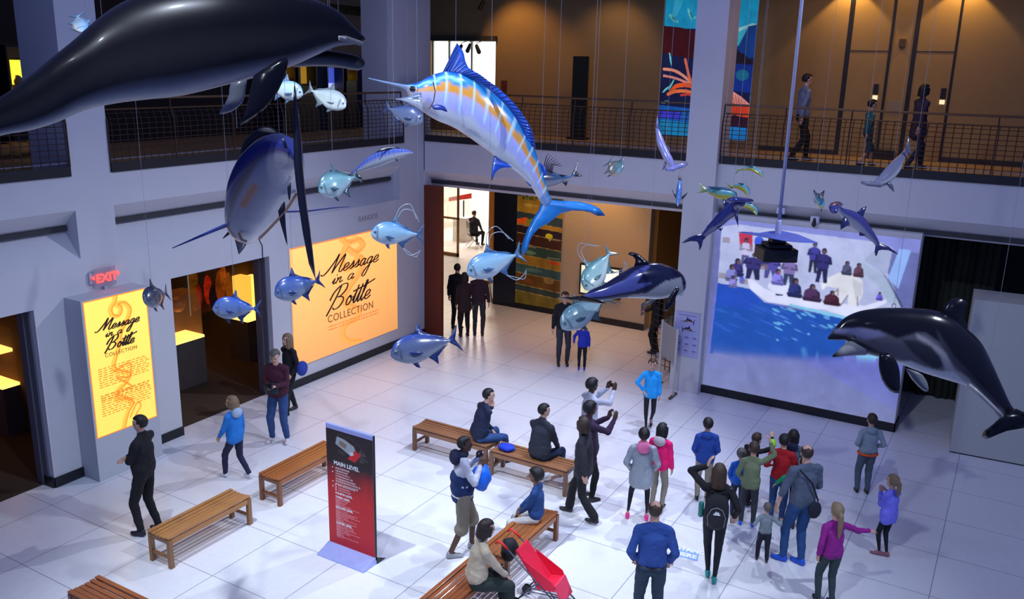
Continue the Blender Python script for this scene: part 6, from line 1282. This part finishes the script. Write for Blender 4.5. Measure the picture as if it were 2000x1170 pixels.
# 10 boy with bag
t, J = person('boy in white hooded jacket, navy sweater and khaki shorts with a blue bag', G(902, 1080), 1.78, 75, lh=(-.12,.24,1.38), rh=(.10,.22,1.36), lf=(-.09,.16), rf=(.10,-.18), hair=BK, hairst='buzz', skin=2, top=cloth('white_hoodie', (.60,.62,.70)), topc='j', bulk=1.08, hem=1.02, bottom=cloth('khaki_shorts', (.22,.19,.14)), shorts=True, legw=1.25, shoes=(.32,.34,.36), hood=NAV, hip=.92, lhd=(.3,.1,1))
g = MB(); g.ell(J['pel']+Vector((0,0,.10)), (.20,.175,.17)); g.ell(J['pel']+Vector((0,0,-.04)), (.195,.16,.12)); g.ell(J['pel']+Vector((0,0,.24)), (.20,.18,.15)); g.build('sweater', cloth('navy_sweater', (.008,.03,.12)), t, remesh=.012, smooth_it=3); MB().tube([(J['pel']+Vector((.176*math.cos(a*PI/12), .146*math.sin(a*PI/12), .0))) for a in range(25)], .012, 6).build('white_stripe', WHT, t, smooth=True)
g = MB().ell((0,0,0), (.15,.13,.20), 16, fn=lambda v: v*(1+.08*math.sin(v.x*30+v.z*25))); g.xf(Matrix.Translation(held(t, J, (.05,.26,1.18)))); tag(g.build('plastic_bag', mat('bag_bright_blue', (.005,.16,.85), .45), smooth=True), 'bright blue bag carried by the boy in khaki shorts', 'bag')
# 11 seated boy
person('seated boy in a blue denim jacket with big dark hair and white trousers', (9.86, 5.26), 1.50, -72, lh=(-.08,.26,.98), rh=(.10,.30,.98), lf=(-.10,.50), rf=(.12,.56), sit=1, hair=BK, hairst='afro', skin=3, top=cloth('denim_blue', (.012,.055,.20)), topc='j', bulk=1.15, bottom=cloth('white_trousers', (.55,.53,.50)), shoes=(.5,.5,.5), face=True)
# 12 seated woman
person('seated woman in a cream sweater with dark brown bob, hands on her knees', (8.06, 5.12), 1.66, 72, lh=(-.02,.36,.98), rh=(.10,.38,.98), lf=(-.12,.42), rf=(.14,.46), sit=1, hair=(.016,.006,.005), hairst='bob', top=cloth('cream_sweater', (.50,.42,.30)), topc='s', bulk=1.18, belly=1.08, bottom=cloth('dark_green', (.012,.022,.02)), legw=1.15, lean=(0,.16), headdown=8)
# 14 cyan girl
person('smiling girl in a cyan jacket with a hand on her hip, facing the crowd', G(1266, 838), 1.42, 188, lh=(-.22,-.02,.84), rh=(.17,.09,1.02), lf=(-.06,-.22), rf=(.06,.04), lfz=.10, hair=(.06,.025,.012), hairst='bun', top=cloth('cyan_jacket', (.01,.36,.85)), topc='j', bulk=1.12, hem=.80, bottom=LEG, legw=.82, flare=.7, collar=True, rpole=(1,-.2,0), shoes=(.02,.02,.03))
# 15-16
person('girl in a silver puffer coat with a pink hood and pink shoes', Hd(1259, 836, 1.52), 1.52, 8, lh=(-.22,.10,1.0), rh=(.22,.10,1.0), lf=(-.20,.02), rf=(.14,0), hair=BK, hairst='bun', top=cloth('silver_puffer', (.30,.34,.38), .5, .1, .35), topc='c', bulk=1.38, hem=.70, bottom=LEG, legw=.78, flare=.6, shoes=(.85,.02,.25), hood=cloth('pink_hood', (.85,.20,.38)), hip=.90)
person('girl in a bright pink jacket with pale fur hood band and khaki trousers', Hd(1294, 829, 1.42), 1.42, 30, lh=(-.22,.06,.92), rh=(.24,.04,.90), hair=BK, hairst='bob', top=cloth('hot_pink', (.85,.005,.16)), topc='j', bulk=1.22, hem=.84, bottom=KHA, hood=cloth('pale_fur', (.55,.50,.50)))
# 17
person('boy in a blue hooded jacket and khaki trousers standing apart', Hd(1384, 819, 1.40), 1.40, 6, lh=(-.18,.14,.98), rh=(.18,.14,.98), hair=BK, top=cloth('royal_blue', (.010,.055,.30)), topc='j', bulk=1.25, hem=.84, bottom=KHA, hood=True, legw=1.05)
# 18 backpack woman
t, J = person('woman in black with a black backpack and teal shoes raising her left hand', G(1386, 1130), 1.68, 12, lh=(-.16,.10,1.70), rh=(.26,.06,.98), lf=(-.03,.05), rf=(.06,-.10), hair=(.05,.028,.016), hairst='long', top=BLK, topc='j', bulk=1.08, hem=.84, bottom=LEG, legw=.9, flare=.75, shoes=(.01,.28,.26), lpole=(-1,.1,-.3), lhd=(.35,.2,1))
bp = thing('backpack', 'black backpack with grey piping and a white mountain emblem on the woman in black', 'backpack', held(t, J, (.0,-.20*J['s'],1.16*J['s'])), J['rz'])
MB().ell((0,0,0), (.16,.095,.25), 18, fn=lambda v: Vector((math.copysign(abs(v.x/.16)**.75, v.x)*.16, math.copysign(abs(v.y/.095)**.75, v.y)*.095, math.copysign(abs(v.z/.25)**.75, v.z)*.25))).build('pack', cloth('pack_black', (.010,.011,.015)), bp, smooth=True)
MB().ell((0,-.075,-.05), (.12,.055,.16), 16).build('front_pocket', cloth('pack_pocket', (.016,.017,.022)), bp, smooth=True)
MB().tube([(-.10,-.10,-.16), (-.115,-.105,-.02), (-.07,-.115,.09), (0,-.12,.12), (.07,-.115,.09), (.115,-.105,-.02), (.10,-.10,-.16)], .005, 6).build('piping', mat('piping_grey', (.25,.26,.28), .5), bp, smooth=True)
MB().prism([(-.045,-.136,.02), (.045,-.136,.02), (.018,-.136,.062), (.006,-.136,.048), (-.008,-.136,.068)], (0,.02,0)).build('emblem', mat('emblem_white', (.75,.76,.8), .5), bp)
for sx_ in (-1, 1): MB().tube([(sx_*.08,.08,-.15), (sx_*.10,.22,.02), (sx_*.10,.20,.20), (sx_*.07,.06,.25)], .014, 6).build('strap', BLK, bp, smooth=True)
tag(MB().cap(held(t, J, (-.20,-.15,1.02)), .035, held(t, J, (-.20,-.15,1.18)), .035).build('water_bottle', mat('bottle_teal', (.02,.25,.20), .3), smooth=True), 'teal bottle in the left side pocket of the black backpack', 'bottle')
# 19 balding man
t, J = person('balding man in a blue shirt and dark trousers, nearest at the bottom', Hd(1281, 984, 1.78), 1.78, 4, lh=(-.20,.08,.98), rh=(.22,.10,.96), lf=(-.11,0), rf=(.11,0), hair=(.05,.035,.03), hairst='bald', top=cloth('blue_shirt', (.025,.075,.30)), topc='t', bulk=1.16, belly=1.08, hem=.90, bottom=cloth('slate_trousers', (.02,.045,.075)), headturn=6, legw=1.05)
MB().tube([J['pel']+Vector((.172*math.cos(a*PI/12), .135*math.sin(a*PI/12), .045)) for a in range(25)], .016, 6).build('belt', m_cam, t, smooth=True)
# 20 grey tee man, toddler
t, J = person('balding man in a grey top and jeans holding a toddler\'s hand', G(1552, 1100), 1.78, -12, lh=(-.34,.06,.86), rh=(.14,.26,1.10), lf=(-.14,.08), rf=(.06,-.05), hair=BR, hairst='bald', top=cloth('heather_grey', (.09,.115,.17)), topc='t', sleeve=.7, bulk=1.12, belly=1.05, bottom=cloth('mid_jeans', (.018,.075,.22)), shoes=(.01,.10,.65), legw=1.05, headturn=20, toes=(-45,-30), lpole=(-1,-.3,0))
MB().tube([J['LS']+Vector((.03,-.09,.05)), J['chest']+Vector((.02,-.165,.0)), J['pel']+Vector((.16,-.13,.08))], .012, 6).build('shoulder_strap', BLK, t, smooth=True); MB().ell(J['pel']+Vector((.12,-.14,-.05)), (.10,.05,.13), 12).build('satchel', cloth('satchel_dark', (.012,.016,.03)), t, smooth=True)
person('toddler in a grey sweater over a white shirt reaching up to the man\'s hand', G(1488, 1096), .90, 8, lh=(-.30,.10,1.12), rh=(.42,.05,1.34), lf=(-.14,.06), rf=(.12,-.05), hair=(.10,.055,.03), hairst='buzz', top=cloth('toddler_grey', (.20,.24,.27)), topc='s', bulk=1.25, hem=.90, bottom=cloth('dark_plum', (.015,.014,.03)), legw=1.2, vox=.008)
# 21 red boy etc.
person('boy in a red shirt and jeans with his back turned', Hd(1533, 851, 1.42), 1.42, 22, lh=(-.18,.14,1.08), rh=(.18,.26,1.10), hair=BK, top=cloth('red_shirt', (.42,.005,.012)), topc='t', sleeve=.7, bulk=1.12, bottom=JEAN, legw=1.1)
person('dark-haired person in a grey-blue top just behind the boy in red', Hd(1551, 842, 1.34), 1.34, 20, lh=(-.20,.1,.95), rh=(.22,.14,1.0), hair=BK, hairst='bob', top=cloth('grey_blue', (.09,.14,.19)), topc='j', bulk=1.15, bottom=DJ, hood=NAV)
person('child in a green jacket, mostly hidden by the balding man in grey', Hd(1572, 896, 1.16), 1.16, 0, lh=(-.54,.16,1.10), rh=(.52,.16,1.10), lpole=(-1,0,-.2), rpole=(1,0,-.2), hair=BR, top=cloth('green_jacket', (.01,.30,.12)), topc='j', bulk=1.42, hem=.80, bottom=DGR)
person('child in an olive shirt raising an arm, with grey trousers and blue shoes', Hd(1474, 866, 1.36), 1.36, 15, lh=(-.20,.12,1.0), rh=(.30,.08,1.82), lf=(-.12,0), rf=(.12,0), hair=(.04,.022,.012), top=cloth('olive_shirt', (.17,.21,.11)), topc='t', bulk=1.15, hem=.82, bottom=DGR, shoes=(.01,.12,.65), rpole=(1,0,0))
person('light-haired child in a blue top left of the child in olive', Hd(1449, 878, 1.12), 1.12, 10, lh=(-.2,.1,.95), rh=(.2,.1,.95), hair=(.10,.07,.05), top=cloth('vivid_blue', (.01,.12,.55)), topc='t', bulk=1.15, bottom=DJ)
t, J = person('person in a black jacket with a yellow-green band, arm stretched high', Hd(1467, 842, 1.26), 1.26, 50, lh=(-.12,.30,1.0), rh=(.36,.30,1.70), hair=BR, top=BLK, topc='j', bulk=1.15, hem=.84, bottom=BLK, rpole=(1,0,-.5), lean=(.22,.0))
a, c = J['RE'], J['RW']; d = (c-a).normalized(); MB().cap(a+d*.06, .054, a+d*.10, .052, 14).build('sleeve_band', mat('neon_band', (.35,.75,.03), .6), t, smooth=True)
# grey hoodie boy
t, J = person('boy in a pale grey hoodie with an orange hem, standing alone at right', G(1684, 962), 1.38, 5, lh=(-.18,.10,1.06), rh=(.20,.10,1.06), lf=(-.12,0), rf=(.08,-.04), hair=BR, top=cloth('pale_hoodie', (.25,.32,.37)), topc='s', bulk=1.2, hem=.90, bottom=cloth('steel_trousers', (.08,.11,.14)), hood=True, legw=1.12)
MB().tube([J['pel']+Vector((.150*math.cos(a*PI/12), .118*math.sin(a*PI/12), .0)) for a in range(25)], .020, 6).build('orange_hem', mat('orange_hem', (.80,.09,.01), .8), t, smooth=True)
# lilac girl
person('blonde girl in a lilac quilted jacket and black leggings at right', G(1724, 1086), 1.26, -25, lh=(-.06,.22,1.36), rh=(.10,.22,1.36), lf=(-.05,.06), rf=(.05,-.04), hair=(.22,.15,.08), hairst='pony', top=cloth('lilac_quilt', (.20,.20,.85), .5), topc='j', bulk=1.25, hem=.76, bottom=LEG, legw=.85, flare=.7, shoes=(.30,.12,.14), toes=(-40,-35))
# magenta girl
person('blonde girl in a magenta top stretching one arm to the right', G(1612, 1178), 1.42, -8, lh=(-.24,-.02,.92), rh=(.66,.10,1.24), lf=(-.12,.05), rf=(.06,-.08), hair=(.24,.17,.09), hairst='longpony', top=cloth('magenta', (.30,.012,.24)), topc='s', bulk=1.08, hem=.84, bottom=cloth('grey_green', (.035,.055,.06)), rpole=(0,-.3,-1), headturn=0)
# man and child by the hall
person('man in a dark jacket holding a child\'s hand at the hall entrance', Hd(1104, 571, 1.75), 1.75, 175, lh=(-.30,.06,.86), rh=(.26,.02,.86), hair=BR, top=BLK, topc='j', bulk=1.2, bottom=DGR)
person('small child in a blue hooded jacket beside the man in the dark jacket', Hd(1140, 628, 1.14), 1.14, 185, lh=(-.24,.04,.9), rh=(.32,.02,1.0), hair=(.10,.05,.03), top=cloth('child_blue', (.015,.035,.42)), topc='j', bulk=1.25, hem=.84, bottom=BLK, shoes=(.01,.05,.6), hood=True)
# person with paper
t, J = person('dark figure holding a white sheet at the ochre passage', G(1279, 690), 1.74, -60, lh=(-.06,.30,1.05), rh=(.12,.30,1.05), hair=BK, top=BLK, topc='c', hem=.75, bulk=1.05, bottom=BLK)
tag(MB().box((-.13,-.004,-.16), (.13,.004,.16)).xf(Matrix.Translation(held(t, J, (.02,.40,1.06))) @ Matrix.Rotation(J['rz'], 4, 'Z')).build('paper_sheet', mat('paper', (.75,.72,.68), .8)), 'white sheet held by the dark figure at the ochre passage', 'paper')
# upstairs
for lb, x, y, h, yw, kw in (('man in a pale blue shirt walking along the upper gallery', 1575, 156, 1.76, 80, dict(top=cloth('pale_blue_shirt', (.16,.20,.30)), bottom=BLK, hair=BK)), ('child in a teal top walking along the upper gallery', 1703, 202, 1.30, 82, dict(top=cloth('teal_top', (.02,.12,.14)), bottom=cloth('teal_shorts', (.02,.06,.09)), hair=BK, shorts=True)), ('woman in a dark knee length coat walking along the upper gallery', 1803, 186, 1.62, 80, dict(top=cloth('dark_violet', (.03,.02,.05)), topc='c', hem=.66, bulk=1.1, bottom=NAV, hair=BK, hairst='bob'))):
    d_ = ray(x, y); zt = 4.96+h; T_ = (zt-CH)/d_[2]; p = CAM+d_*T_
    if not (17.9 < p[0] < 20.5): p = np.array(onx(x, y, 18.6))
    person(lb, (p[0], p[1], 4.94), h, yw, lh=(-.22,.16,.92), rh=(.22,-.14,.92), lf=(-.1,.22), rf=(.1,-.22), rfz=.02, hip=.90, **kw)
# man at the far table
person('man in a dark suit seated at the table in the bright room', (CH_P.x, CH_P.y, 0), 1.76, 30, lh=(-.12,.34,1.0), rh=(.14,.34,1.0), lf=(-.12,.42), rf=(.12,.42), sit=1, hair=BR, top=cloth('suit_dark', (.012,.014,.03)), topc='j', bulk=1.2, bottom=BLK)
